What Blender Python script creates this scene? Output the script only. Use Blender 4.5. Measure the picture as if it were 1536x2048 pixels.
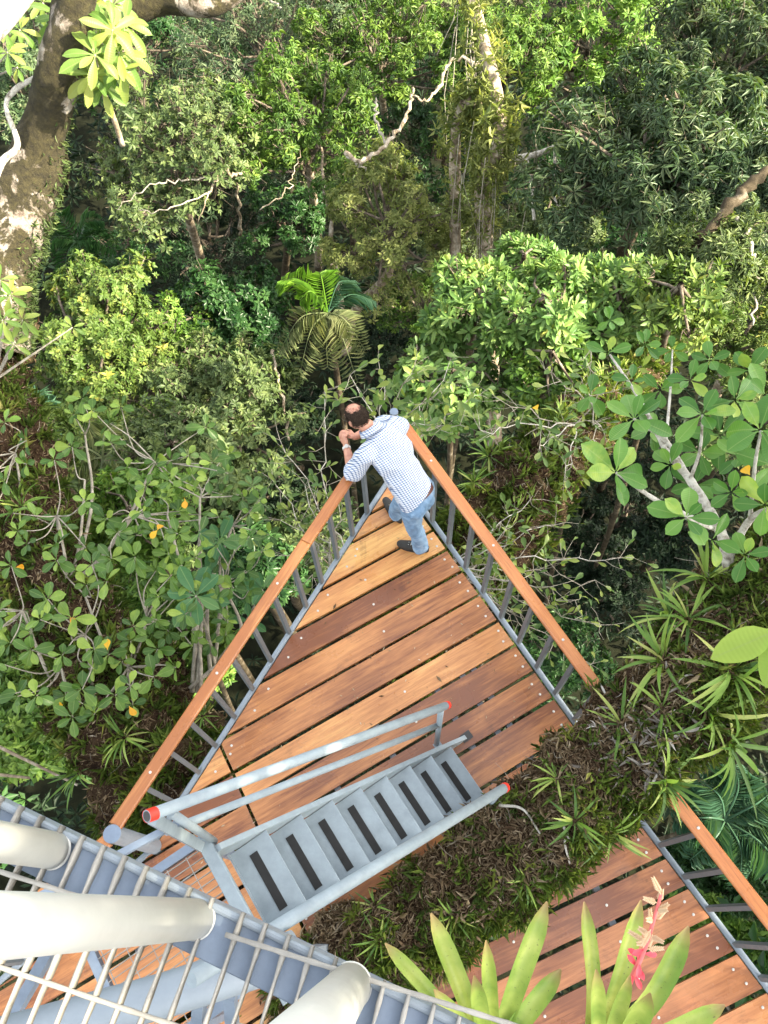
import bpy, math, random
import numpy as np
from mathutils import Vector, Matrix, noise
for o in list(bpy.data.objects): bpy.data.objects.remove(o)
SC = bpy.context.scene
COL = SC.collection
RAD = math.radians
# ---------------------------------------------------------------- camera, sky, sun, exposure
CAMZ = 6.7; FPX = 1650.0
CM = np.array([[0.99964835, 0.01178059, 0.02375702], [0.0, 0.89589932, -0.44425714], [-0.02651751, 0.44410092, 0.89558428]])
cam = bpy.data.cameras.new('camera'); cam.sensor_fit = 'VERTICAL'; cam.sensor_height = 32.0
cam.lens = FPX / 2048 * 32.0; cam.clip_start = 0.02; cam.clip_end = 1500
co = bpy.data.objects.new('camera', cam); COL.objects.link(co); SC.camera = co
co.matrix_world = Matrix.Translation((0, 0, CAMZ)) @ Matrix([list(r) for r in CM]).to_4x4()
SUN_AZ, SUN_EL = RAD(-14), RAD(38)
SUNV = Vector((math.cos(SUN_EL) * math.cos(SUN_AZ), math.cos(SUN_EL) * math.sin(SUN_AZ), math.sin(SUN_EL)))
w = bpy.data.worlds.new('World'); SC.world = w; w.use_nodes = True
nt = w.node_tree; bg = nt.nodes['Background']
sk = nt.nodes.new('ShaderNodeTexSky'); sk.sky_type = 'NISHITA'; sk.sun_disc = False
sk.sun_elevation = SUN_EL; sk.sun_rotation = math.atan2(SUNV.x, SUNV.y); sk.dust_density = 3.0; sk.air_density = 1.0; sk.altitude = 300
hs = nt.nodes.new('ShaderNodeHueSaturation'); hs.inputs['Saturation'].default_value = .38   # thin white cloud over the blue
nt.links.new(sk.outputs[0], hs.inputs['Color']); wt = nt.nodes.new('ShaderNodeMix'); wt.data_type = 'RGBA'; wt.blend_type = 'MULTIPLY'; wt.inputs[0].default_value = 1; wt.inputs[7].default_value = (1.0, .97, .90, 1)
nt.links.new(hs.outputs[0], wt.inputs[6]); nt.links.new(wt.outputs[2], bg.inputs[0]); bg.inputs[1].default_value = 0.15
sl = bpy.data.lights.new('sun', 'SUN'); sl.energy = 3.6; sl.angle = RAD(0.6); sl.color = (1.0, 0.89, 0.66)
so = bpy.data.objects.new('sun', sl); COL.objects.link(so); so.rotation_euler = SUNV.to_track_quat('Z', 'Y').to_euler(); so.location = (20, -5, 30)
SC.view_settings.view_transform = 'Standard'; SC.view_settings.look = 'None'
SC.view_settings.exposure = 2.5; SC.view_settings.gamma = 1.0; SC.view_settings.use_curve_mapping = False
# ---------------------------------------------------------------- helpers
def ray(u, v):
    return CM @ np.array([(u - 768) / FPX, -(v - 1024) / FPX, -1.0])
def P(u, v, z=0.0):
    """point of the place at height z that the photograph shows at (u, v)"""
    r = ray(u, v); t = (z - CAMZ) / r[2]
    return np.array([r[0] * t, r[1] * t, z])
def PX(px, u, v, z):
    return px * ((z - CAMZ) / ray(u, v)[2]) / FPX
def arr(*a): return np.array(a, float)
ORG = {}
def tag(o, label=None, cat=None, group=None, kind=None):
    if label: o['label'] = label
    if cat: o['category'] = cat
    if group: o['group'] = group
    if kind: o['kind'] = kind
    return o
def thing(name, label, cat, loc, group=None):
    o = bpy.data.objects.new(name, None); COL.objects.link(o); o.location = tuple(loc)
    o.empty_display_size = 0.1
    ORG[o] = np.array(loc, float); return tag(o, label, cat, group)
def mesh_data(name, V, F, mat, smooth=False, rnd=None, mats=None, midx=None):
    V = np.asarray(V, np.float32); m = bpy.data.meshes.new(name)
    if isinstance(F, np.ndarray):
        n, k = F.shape
        m.vertices.add(len(V)); m.vertices.foreach_set('co', V.ravel())
        m.loops.add(n * k); m.loops.foreach_set('vertex_index', F.astype(np.int32).ravel())
        m.polygons.add(n); m.polygons.foreach_set('loop_start', np.arange(n, dtype=np.int32) * k)
        m.update(calc_edges=True)
    else:
        m.from_pydata([tuple(map(float, v)) for v in V], [], F); m.update()
    for mm in (mats or [mat]): m.materials.append(mm)
    if smooth: m.polygons.foreach_set('use_smooth', np.ones(len(m.polygons), bool))
    if midx is not None: m.polygons.foreach_set('material_index', np.asarray(midx, np.int32))
    if rnd is not None:
        a = m.attributes.new('rnd', 'FLOAT', 'FACE'); a.data.foreach_set('value', np.asarray(rnd, np.float32))
    return m
def obj(name, V, F, mat, parent=None, org=None, **k):
    """one mesh object from world-space vertices; its origin at org"""
    V = np.asarray(V, float)
    if org is None: org = ORG[parent] if parent is not None else arr(V[:, 0].mean(), V[:, 1].mean(), V[:, 2].min())
    org = np.asarray(org, float)
    m = mesh_data(name, V - org, F, mat, **k)
    o = bpy.data.objects.new(name, m); COL.objects.link(o); ORG[o] = org
    o.location = tuple(org - (ORG[parent] if parent is not None else 0)); o.parent = parent
    return o
def inst(name, me, M, parent=None):
    o = bpy.data.objects.new(name, me); COL.objects.link(o); o.parent = parent
    if parent is not None: M = Matrix.Translation(tuple(-ORG[parent])) @ M
    o.matrix_local = M; ORG[o] = np.array((0, 0, 0.)); return o
def frame(x, y, z, loc):
    return Matrix(((x[0], y[0], z[0], loc[0]), (x[1], y[1], z[1], loc[1]), (x[2], y[2], z[2], loc[2]), (0, 0, 0, 1)))
class MB:
    def __init__(s): s.V = []; s.F = []
    def add(s, V, F):
        b = len(s.V); s.V += [tuple(map(float, v)) for v in V]; s.F += [tuple(b + i for i in f) for f in F]
    def box(s, c, ax, ay, az, bev=0.0):
        """box: centre c, half-axis vectors"""
        c = np.asarray(c, float); ax = np.asarray(ax, float); ay = np.asarray(ay, float); az = np.asarray(az, float)
        if bev <= 0:
            V = [c + i * ax + j * ay + k * az for k in (-1, 1) for j in (-1, 1) for i in (-1, 1)]
            F = [(0, 2, 3, 1), (4, 5, 7, 6), (0, 1, 5, 4), (2, 6, 7, 3), (0, 4, 6, 2), (1, 3, 7, 5)]
            s.add(V, F); return s
        la, lb = np.linalg.norm(ax), np.linalg.norm(ay)
        def ring(k, ins):
            fa = 1 - ins / la; fb = 1 - ins / lb
            return [c + i * fa * ax + j * fb * ay + k * az for i, j in ((-1, -1), (1, -1), (1, 1), (-1, 1))]
        lc = np.linalg.norm(az); kk = 1 - bev / lc
        R = [ring(-1, bev), ring(-kk, 0), ring(kk, 0), ring(1, bev)]
        V = sum(R, []); F = [(3, 2, 1, 0), (12, 13, 14, 15)]
        for r in range(3):
            for i in range(4):
                j = (i + 1) % 4; F.append((r * 4 + i, r * 4 + j, r * 4 + 4 + j, r * 4 + 4 + i))
        s.add(V, F); return s
    def bar(s, a, b, wid, th, up=(0, 0, 1), bev=0.0):
        """bar from a to b; wid across (perpendicular to up), th along up"""
        a = np.asarray(a, float); b = np.asarray(b, float); d = b - a; L = np.linalg.norm(d); d /= L
        sx = np.cross(d, up)
        if np.linalg.norm(sx) < 1e-5: sx = np.cross(d, (1, 0, 0))
        sx /= np.linalg.norm(sx); u = np.cross(sx, d)
        if bev > 0: return s.box((a + b) / 2, sx * wid / 2, d * L / 2, u * th / 2, bev)
        return s.box((a + b) / 2, d * L / 2, sx * wid / 2, u * th / 2)
    def tube(s, pts, rads, n=12, caps=True):
        pts = np.asarray(pts, float); rads = np.atleast_1d(rads)
        if len(rads) == 1: rads = np.repeat(rads, len(pts))
        V, F = tube_vf(pts, rads, n, caps); s.add(V, F); return s
    def obj(s, name, mat, parent=None, **k): return obj(name, np.array(s.V), s.F, mat, parent, **k)
def tube_vf(pts, rads, n=12, caps=True):
    T = np.gradient(pts, axis=0); T /= np.linalg.norm(T, axis=1)[:, None] + 1e-12
    ref = np.array([0, 0, 1.0]) if abs(T[0][2]) < .9 else np.array([1.0, 0, 0])
    u = np.cross(T[0], ref); u /= np.linalg.norm(u); V = []
    th = np.arange(n) / n * 2 * np.pi
    for i in range(len(pts)):
        u = u - T[i] * (u @ T[i]); u /= np.linalg.norm(u); vv = np.cross(T[i], u)
        V.append(pts[i] + rads[i] * (np.cos(th)[:, None] * u + np.sin(th)[:, None] * vv))
    V = np.concatenate(V); F = []
    for i in range(len(pts) - 1):
        for j in range(n):
            k = (j + 1) % n; F.append((i * n + j, i * n + k, (i + 1) * n + k, (i + 1) * n + j))
    if caps:
        F.append(tuple(range(n))[::-1]); F.append(tuple((len(pts) - 1) * n + j for j in range(n)))
    return V, F
def smooth_path(pts, n):
    """Catmull-Rom through rows (any number of columns), n samples"""
    p = np.asarray(pts, float); p = np.vstack([2 * p[0] - p[1], p, 2 * p[-1] - p[-2]])
    seg = len(p) - 3; out = []
    for t in np.linspace(0, seg - 1e-6, n):
        i = int(t); f = t - i; a, b, c, d = p[i:i + 4]
        out.append(.5 * ((2 * b) + (c - a) * f + (2 * a - 5 * b + 4 * c - d) * f * f + (3 * b - a - 3 * c + d) * f ** 3))
    return np.array(out)
def norm(a): return a / (np.linalg.norm(a, axis=-1, keepdims=True) + 1e-12)
# ---------------------------------------------------------------- materials
def mat(name):
    m = bpy.data.materials.new(name); m.use_nodes = True; n = m.node_tree
    return m, n, n.nodes['Principled BSDF']
def N(n, t, **k):
    x = n.nodes.new(t)
    for a, b in k.items(): setattr(x, a, b)
    return x
def ramp(n, src, stops):
    r = N(n, 'ShaderNodeValToRGB'); e = r.color_ramp.elements
    while len(e) < len(stops): e.new(0.5)
    for i, (p, c) in enumerate(stops): e[i].position = p; e[i].color = (*c, 1)
    n.links.new(src, r.inputs[0]); return r.outputs[0]
def noise_tex(n, scale, detail=4, rough=.55, vec=None, dist=0):
    t = N(n, 'ShaderNodeTexNoise'); t.inputs['Scale'].default_value = scale; t.inputs['Detail'].default_value = detail
    t.inputs['Roughness'].default_value = rough; t.inputs['Distortion'].default_value = dist
    if vec is not None: n.links.new(vec, t.inputs['Vector'])
    return t.outputs[0]
def geo_pos(n): return N(n, 'ShaderNodeNewGeometry').outputs['Position']
def bump(n, b, src, s=.3, d=.01):
    x = N(n, 'ShaderNodeBump'); x.inputs['Strength'].default_value = s; x.inputs['Distance'].default_value = d
    n.links.new(src, x.inputs['Height']); n.links.new(x.outputs[0], b.inputs['Normal'])
def mixc(n, fac, a, b, mode='MIX'):
    x = N(n, 'ShaderNodeMix', data_type='RGBA', blend_type=mode)
    if isinstance(fac, (int, float)): x.inputs[0].default_value = fac
    else: n.links.new(fac, x.inputs[0])
    for i, c in ((6, a), (7, b)):
        if isinstance(c, tuple): x.inputs[i].default_value = (*c, 1)
        else: n.links.new(c, x.inputs[i])
    return x.outputs[2]
def leaf_mat(name, cols, rough=.42, trans=.2, patch=1.2, spec=.2):
    """foliage: colour by leaf (face attribute) with slow drift over the plant, some light through the blade"""
    m, n, b = mat(name)
    at = N(n, 'ShaderNodeAttribute'); at.attribute_name = 'rnd'
    nz = noise_tex(n, patch, 2, .5, geo_pos(n))
    ad = N(n, 'ShaderNodeMath', operation='MULTIPLY_ADD'); n.links.new(nz, ad.inputs[0]); ad.inputs[1].default_value = .9
    sb = N(n, 'ShaderNodeMath', operation='SUBTRACT'); n.links.new(at.outputs['Fac'], ad.inputs[2])
    n.links.new(ad.outputs[0], sb.inputs[0]); sb.inputs[1].default_value = .52
    c = ramp(n, sb.outputs[0], cols)
    n.links.new(c, b.inputs['Base Color']); b.inputs['Roughness'].default_value = rough
    b.inputs['Specular IOR Level'].default_value = spec
    tr = N(n, 'ShaderNodeBsdfTranslucent'); mx = N(n, 'ShaderNodeMixShader'); mx.inputs[0].default_value = trans
    tc = mixc(n, 1.0, c, (1.5, 1.6, .6), 'MULTIPLY'); n.links.new(tc, tr.inputs[0])
    n.links.new(b.outputs[0], mx.inputs[1]); n.links.new(tr.outputs[0], mx.inputs[2])
    n.links.new(mx.outputs[0], n.nodes['Material Output'].inputs[0]); return m
def leaf_obj_mat(name, cols, rough=.35, trans=.2, vein=True):
    """foliage of separately built leaves: colour by object, pale midrib, mottling"""
    m, n, b = mat(name)
    oi = N(n, 'ShaderNodeObjectInfo'); nz = noise_tex(n, 14, 3, .6, geo_pos(n))
    ad = N(n, 'ShaderNodeMath', operation='MULTIPLY_ADD'); n.links.new(nz, ad.inputs[0]); ad.inputs[1].default_value = .35
    n.links.new(oi.outputs['Random'], ad.inputs[2])
    sb = N(n, 'ShaderNodeMath', operation='SUBTRACT'); n.links.new(ad.outputs[0], sb.inputs[0]); sb.inputs[1].default_value = .175
    c = ramp(n, sb.outputs[0], cols)
    if vein:
        tc = N(n, 'ShaderNodeTexCoord'); sp = N(n, 'ShaderNodeSeparateXYZ'); n.links.new(tc.outputs['Object'], sp.inputs[0])
        ab = N(n, 'ShaderNodeMath', operation='ABSOLUTE'); n.links.new(sp.outputs[0], ab.inputs[0])
        lt = N(n, 'ShaderNodeMath', operation='LESS_THAN'); n.links.new(ab.outputs[0], lt.inputs[0]); lt.inputs[1].default_value = .014
        ml = N(n, 'ShaderNodeMath', operation='MULTIPLY'); n.links.new(lt.outputs[0], ml.inputs[0]); ml.inputs[1].default_value = .28
        c = mixc(n, ml.outputs[0], c, (.30, .38, .14))
        wv = N(n, 'ShaderNodeTexWave'); wv.bands_direction = 'Y'; wv.inputs['Scale'].default_value = 5; wv.inputs['Distortion'].default_value = .6
        n.links.new(tc.outputs['Object'], wv.inputs[0]); bump(n, b, wv.outputs[1], .12, .02)
    n.links.new(c, b.inputs['Base Color']); b.inputs['Roughness'].default_value = rough; b.inputs['Specular IOR Level'].default_value = .3
    tr = N(n, 'ShaderNodeBsdfTranslucent'); mx = N(n, 'ShaderNodeMixShader'); mx.inputs[0].default_value = trans
    t2 = mixc(n, 1.0, c, (1.4, 1.5, .6), 'MULTIPLY'); n.links.new(t2, tr.inputs[0])
    n.links.new(b.outputs[0], mx.inputs[1]); n.links.new(tr.outputs[0], mx.inputs[2])
    n.links.new(mx.outputs[0], n.nodes['Material Output'].inputs[0]); return m
def bark_mat(name, cols, scale=3.0, rough=.9, bs=.5):
    m, n, b = mat(name); p = geo_pos(n)
    c = ramp(n, noise_tex(n, scale, 8, .65, p, .6), cols); n.links.new(c, b.inputs['Base Color'])
    b.inputs['Roughness'].default_value = rough; b.inputs['Specular IOR Level'].default_value = .12; bump(n, b, noise_tex(n, scale * 8, 6, .7, p), bs, .03); return m
def paint(name, col, rough=.45, dirt=.25, bright=1.0, metal=0.0):
    m, n, b = mat(name); p = geo_pos(n)
    f = ramp(n, noise_tex(n, 9, 6, .7, p), [(.35, (0, 0, 0)), (.75, (1, 1, 1))])
    ml = N(n, 'ShaderNodeMath', operation='MULTIPLY'); n.links.new(f, ml.inputs[0]); ml.inputs[1].default_value = dirt
    c = mixc(n, ml.outputs[0], col, tuple(x * .5 for x in col)); n.links.new(c, b.inputs['Base Color'])
    r = N(n, 'ShaderNodeMapRange'); n.links.new(noise_tex(n, 25, 4, .6, p), r.inputs[0]); r.inputs[3].default_value = rough - .12; r.inputs[4].default_value = rough + .18
    n.links.new(r.outputs[0], b.inputs['Roughness']); b.inputs['Metallic'].default_value = metal
    bump(n, b, noise_tex(n, 60, 3, .6, p), .12, .003); return m
def wood_mat(name, ang, stops, rough=.30, stain=.8):
    m, n, b = mat(name); tc = N(n, 'ShaderNodeTexCoord'); oi = N(n, 'ShaderNodeObjectInfo')
    vr = N(n, 'ShaderNodeVectorRotate', rotation_type='Z_AXIS'); n.links.new(tc.outputs['Object'], vr.inputs[0]); vr.inputs['Angle'].default_value = -ang
    mu = N(n, 'ShaderNodeMath', operation='MULTIPLY'); n.links.new(oi.outputs['Random'], mu.inputs[0]); mu.inputs[1].default_value = 57
    cb = N(n, 'ShaderNodeCombineXYZ'); n.links.new(mu.outputs[0], cb.inputs[0]); n.links.new(mu.outputs[0], cb.inputs[2])
    ad = N(n, 'ShaderNodeVectorMath', operation='ADD'); n.links.new(vr.outputs[0], ad.inputs[0]); n.links.new(cb.outputs[0], ad.inputs[1])
    sc = N(n, 'ShaderNodeVectorMath', operation='MULTIPLY'); n.links.new(ad.outputs[0], sc.inputs[0]); sc.inputs[1].default_value = (1.0, 14.0, 4.0)
    grain = noise_tex(n, 3.0, 8, .65, sc.outputs[0], .4)
    sc2 = N(n, 'ShaderNodeVectorMath', operation='MULTIPLY'); n.links.new(ad.outputs[0], sc2.inputs[0]); sc2.inputs[1].default_value = (1.0, 3.0, 1.0)
    broad = noise_tex(n, 1.3, 3, .5, sc2.outputs[0])
    av = N(n, 'ShaderNodeMath', operation='MULTIPLY_ADD'); n.links.new(broad, av.inputs[0]); av.inputs[1].default_value = .8
    ml = N(n, 'ShaderNodeMath', operation='MULTIPLY_ADD'); n.links.new(grain, ml.inputs[0]); ml.inputs[1].default_value = .75; n.links.new(av.outputs[0], ml.inputs[2])
    of = N(n, 'ShaderNodeMath', operation='MULTIPLY_ADD'); n.links.new(oi.outputs['Random'], of.inputs[0]); of.inputs[1].default_value = .52; of.inputs[2].default_value = -.54
    n.links.new(of.outputs[0], av.inputs[2])
    c = ramp(n, ml.outputs[0], stops)
    st = ramp(n, noise_tex(n, 2.6, 7, .7, ad.outputs[0], .5), [(.565, (0, 0, 0)), (.69, (1, 1, 1))])
    fn = ramp(n, grain, [(.35, (1, 1, 1)), (.6, (.3, .3, .3))])
    sm = N(n, 'ShaderNodeMath', operation='MULTIPLY'); n.links.new(st, sm.inputs[0]); n.links.new(fn, sm.inputs[1])
    s2 = N(n, 'ShaderNodeMath', operation='MULTIPLY'); n.links.new(sm.outputs[0], s2.inputs[0]); s2.inputs[1].default_value = stain
    c = mixc(n, s2.outputs[0], c, (.045, .022, .018))
    sg = N(n, 'ShaderNodeVectorMath', operation='MULTIPLY'); n.links.new(ad.outputs[0], sg.inputs[0]); sg.inputs[1].default_value = (2.0, 60.0, 4.0)
    streak = ramp(n, noise_tex(n, 4, 4, .6, sg.outputs[0]), [(.56, (0, 0, 0)), (.72, (.45, .45, .45))])
    c = mixc(n, streak, c, (.10, .032, .016))
    n.links.new(c, b.inputs['Base Color'])
    r = N(n, 'ShaderNodeMapRange'); n.links.new(noise_tex(n, 3, 4, .6, ad.outputs[0]), r.inputs[0]); r.inputs[1].default_value = .3; r.inputs[2].default_value = .7
    r.inputs[3].default_value = rough - .12; r.inputs[4].default_value = rough + .2; n.links.new(r.outputs[0], b.inputs['Roughness'])
    b.inputs['Coat Weight'].default_value = .35; b.inputs['Coat Roughness'].default_value = .22
    bump(n, b, grain, .25, .004); return m

G = lambda *c: c
M_PLANK = wood_mat('deck_wood', RAD(29.8), [(.2, (.19, .064, .024)), (.42, (.41, .165, .055)), (.62, (.58, .26, .088)), (.85, (.74, .43, .15))])
M_PLANK2 = wood_mat('deck_wood_right', RAD(22.5), [(.2, (.19, .064, .028)), (.42, (.37, .145, .058)), (.62, (.50, .21, .085)), (.85, (.64, .32, .13))])
M_RAILL = wood_mat('handrail_wood_left', RAD(60), [(.2, (.34, .12, .035)), (.45, (.50, .215, .065)), (.7, (.62, .31, .11)), (.9, (.70, .40, .17))], .3, .15)
M_RAILR = wood_mat('handrail_wood_right', RAD(-58.6), [(.2, (.32, .10, .03)), (.45, (.50, .175, .052)), (.7, (.60, .24, .075)), (.9, (.66, .32, .12))], .3, .15)
M_STEEL = paint('grey_steel_paint', (.235, .275, .315))
M_STEELD = paint('dull_steel_paint', (.13, .15, .165), .5, .35)
M_STAIR = paint('stair_steel_paint', (.27, .325, .36), .5, .55)
M_BEAM = paint('platform_beam_paint', (.185, .235, .31), .45, .6)
M_POST_LIT = paint('sunlit_post_paint', (.62, .62, .585), .4, .25)  # grey steel paint lightened to show the posts in sunshine
M_GALV = paint('weathered_galvanised', (.34, .325, .295), .6, .95, metal=.1)
M_RED = paint('red_band_paint', (.72, .035, .02), .4, .1)
M_BLACK = paint('black_grip', (.018, .018, .018), .85, .1)
M_HOLLOW_SHADE = paint('hollow_shade', (.05, .05, .05), .8, .1)  # dark colour standing in for shade inside hollows
M_BOLT = paint('bolt_head', (.62, .60, .55), .35, .2, metal=.3)
M_BARKPALE = bark_mat('pale_bark', [(.3, (.10, .075, .05)), (.5, (.30, .24, .17)), (.68, (.58, .52, .42))], 5)
M_BARKDARK = bark_mat('dark_bark', [(.3, (.02, .016, .010)), (.55, (.07, .055, .035)), (.72, (.22, .19, .15))], 4)
M_LIMB = bark_mat('limb_bark', [(.3, (.05, .04, .03)), (.55, (.16, .13, .10)), (.72, (.34, .29, .23))], 6)
M_TWIG = bark_mat('pale_twig', [(.3, (.16, .14, .11)), (.6, (.42, .38, .31))], 9)
M_TWIGW = bark_mat('lichen_white_twig', [(.35, (.20, .17, .13)), (.5, (.5, .47, .41)), (.7, (.68, .65, .58))], 16)
M_SOIL = bark_mat('epiphyte_soil', [(.3, (.018, .011, .007)), (.5, (.055, .032, .019)), (.62, (.075, .058, .026)), (.78, (.14, .10, .06))], 6, .95, .9)
def mossy():
    m, n, b = mat('mossy_white_bark'); p = geo_pos(n)
    f = ramp(n, noise_tex(n, 1.9, 9, .68, p, .5), [(.535, (0, 0, 0)), (.575, (1, 1, 1))])
    c1 = ramp(n, noise_tex(n, 18, 4, .7, p), [(.3, (.018, .014, .006)), (.6, (.055, .045, .016)), (.8, (.10, .09, .025))])
    c2 = ramp(n, noise_tex(n, 7, 7, .75, p), [(.35, (.10, .07, .05)), (.5, (.32, .27, .22)), (.65, (.50, .46, .41))])
    n.links.new(mixc(n, f, c1, c2), b.inputs['Base Color']); b.inputs['Roughness'].default_value = .95
    bump(n, b, noise_tex(n, 14, 8, .75, p), 1.0, .06); return m
M_MOSSY = mossy()
# leaf colours; the understory and sunny olive tones carry shade and sunlight
def cols(a, b_, c, y=None):
    s = [(.0, a), (.45, b_), (.85, c)]
    if y: s.append((1.0, y))
    return s
L_OLIVE = leaf_mat('leaf_olive', cols((.035, .060, .020), (.085, .125, .042), (.16, .20, .07)))
L_BRIGHT = leaf_mat('leaf_bright', cols((.028, .070, .012), (.075, .145, .022), (.16, .24, .042)))
L_YELLOW = leaf_mat('leaf_yellowish', cols((.045, .085, .016), (.09, .145, .030), (.17, .215, .05), (.30, .29, .05)))
L_SUNNY = leaf_mat('leaf_sunny_olive', cols((.08, .11, .03), (.17, .20, .06), (.28, .29, .10)), .5, .35)  # olive leaf paled so the colour itself looks sunlit
L_GREY = leaf_mat('leaf_grey_green', cols((.032, .060, .030), (.075, .115, .055), (.15, .19, .095)))
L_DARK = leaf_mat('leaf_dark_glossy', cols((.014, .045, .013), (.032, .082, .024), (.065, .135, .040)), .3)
L_PALM8 = leaf_mat('leaf_blue_palmate', cols((.035, .07, .030), (.075, .12, .055), (.15, .19, .09)), .35)
L_LIME = leaf_mat('leaf_lime', cols((.045, .11, .014), (.10, .19, .028), (.20, .30, .06)))
L_LANCE = leaf_mat('leaf_light_lance', cols((.06, .13, .03), (.13, .23, .06), (.23, .32, .09), (.34, .36, .09)))
L_UNDER_SHADE = leaf_mat('leaf_shaded_understory', cols((.005, .012, .006), (.011, .026, .011), (.022, .044, .017)), .55, .15)  # leaf colour darkened to paint in the deep shade of the hollows
L_FROND = leaf_mat('frond_bright', cols((.05, .12, .012), (.10, .21, .02), (.17, .29, .035)))
L_FRONDG = leaf_mat('frond_grey', cols((.06, .085, .035), (.13, .155, .07), (.24, .25, .12)))
L_FRONDB = leaf_mat('frond_bluish', cols((.018, .055, .032), (.045, .105, .06), (.09, .16, .09)))
L_GRASS = leaf_mat('short_grass', cols((.05, .085, .018), (.12, .18, .035), (.23, .28, .06), (.38, .34, .12)), .6, .3, 3)
L_LITTER = leaf_mat('dry_litter', cols((.08, .048, .026), (.26, .19, .115), (.48, .39, .27), (.62, .56, .48)), .8, .1, 4, .2)
L_CLUSIA = leaf_obj_mat('clusia_leaf', [(0, (.055, .15, .028)), (.5, (.095, .22, .040)), (.85, (.15, .29, .055)), (1, (.30, .40, .07))], .3, .25)
L_CLUSIA2 = leaf_obj_mat('clusia_leaf_dark', [(0, (.036, .085, .016)), (.5, (.072, .145, .026)), (.8, (.14, .23, .040)), (1, (.25, .34, .055))], .32)
L_UMB = leaf_obj_mat('umbrella_leaf', [(0, (.10, .19, .04)), (.5, (.18, .26, .06)), (1, (.31, .34, .08))], .4, .4)
L_SOFT = leaf_obj_mat('soft_rosette_leaf', [(0, (.04, .12, .045)), (.5, (.06, .16, .055)), (1, (.10, .20, .06))], .4)
L_STRAP = leaf_obj_mat('strap_leaf', [(0, (.06, .13, .025)), (.4, (.14, .25, .045)), (.75, (.26, .38, .075)), (1, (.42, .44, .14))], .45, .3, False)
L_TWIGLF = leaf_obj_mat('twig_leaf', [(0, (.06, .12, .03)), (.5, (.12, .19, .05)), (1, (.27, .32, .08))], .4, .3, False)
L_ORANGE = leaf_obj_mat('dying_orange_leaf', [(0, (.62, .26, .02)), (1, (.70, .42, .03))], .5, .2)
L_BIGLIME = leaf_obj_mat('big_lime_leaf', [(0, (.20, .34, .04)), (1, (.32, .44, .08))], .4, .4)
def brom():
    m, n, b = mat('bromeliad_leaf'); p = geo_pos(n); oi = N(n, 'ShaderNodeObjectInfo')
    tc = N(n, 'ShaderNodeTexCoord'); sp = N(n, 'ShaderNodeSeparateXYZ'); n.links.new(tc.outputs['Object'], sp.inputs[0])
    c = ramp(n, noise_tex(n, 7, 4, .5, p), [(.3, (.17, .27, .04)), (.5, (.34, .42, .08)), (.7, (.54, .57, .15))])
    ab = N(n, 'ShaderNodeMath', operation='ABSOLUTE'); n.links.new(sp.outputs[0], ab.inputs[0])
    e = ramp(n, ab.outputs[0], [(.015, (0, 0, 0)), (.055, (.8, .8, .8))])
    c = mixc(n, e, c, (.15, .30, .055))
    sp2 = ramp(n, noise_tex(n, 85, 4, .7, p), [(.63, (0, 0, 0)), (.70, (1, 1, 1))])
    c = mixc(n, sp2, c, (.10, .08, .035))
    y = ramp(n, sp.outputs[1], [(.88, (0, 0, 0)), (.99, (.75, .75, .75))])
    c = mixc(n, y, c, (.34, .17, .10))
    n.links.new(c, b.inputs['Base Color']); b.inputs['Roughness'].default_value = .45; bump(n, b, noise_tex(n, 40, 4, .6, p), .15, .004)
    return m
M_BROM = brom()
# ---------------------------------------------------------------- leaf geometry in bulk
def leaves(pos, d, nrm, L, W, droop=.15, fold=.12, detail=2):
    """pos, d (unit axis), nrm (unit), L, W arrays -> V, F (tris). detail 2: folded diamond; 6: rounder blade"""
    n = len(pos); s = np.cross(d, nrm); L = L[:, None]; W = W[:, None]
    if detail == 2:
        a = pos; t = pos + d * L - nrm * L * droop; m = pos + d * L * .5 + nrm * W * fold
        V = np.stack([a, m + s * W * .5, t, m - s * W * .5], 1).reshape(-1, 3)
        b = (np.arange(n) * 4)[:, None]
        F = np.concatenate([b + [[0, 1, 2]], b + [[0, 2, 3]]], 1).reshape(-1, 3); k = 2
    else:
        c1 = pos + d * L * .5 - nrm * L * droop * .25; t = pos + d * L - nrm * L * droop
        p1 = pos + d * L * .28 + nrm * W * fold; p2 = pos + d * L * .72 + nrm * (W * fold - L * droop * .5)
        V = np.stack([pos, p1 + s * W * .42, p2 + s * W * .46, t, p2 - s * W * .46, p1 - s * W * .42, c1], 1).reshape(-1, 3)
        b = (np.arange(n) * 7)[:, None]
        F = np.concatenate([b + [q] for q in ([0, 1, 6], [1, 2, 6], [2, 3, 6], [3, 4, 6], [4, 5, 6], [5, 0, 6])], 1).reshape(-1, 3); k = 6
    return V, F, k
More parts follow.
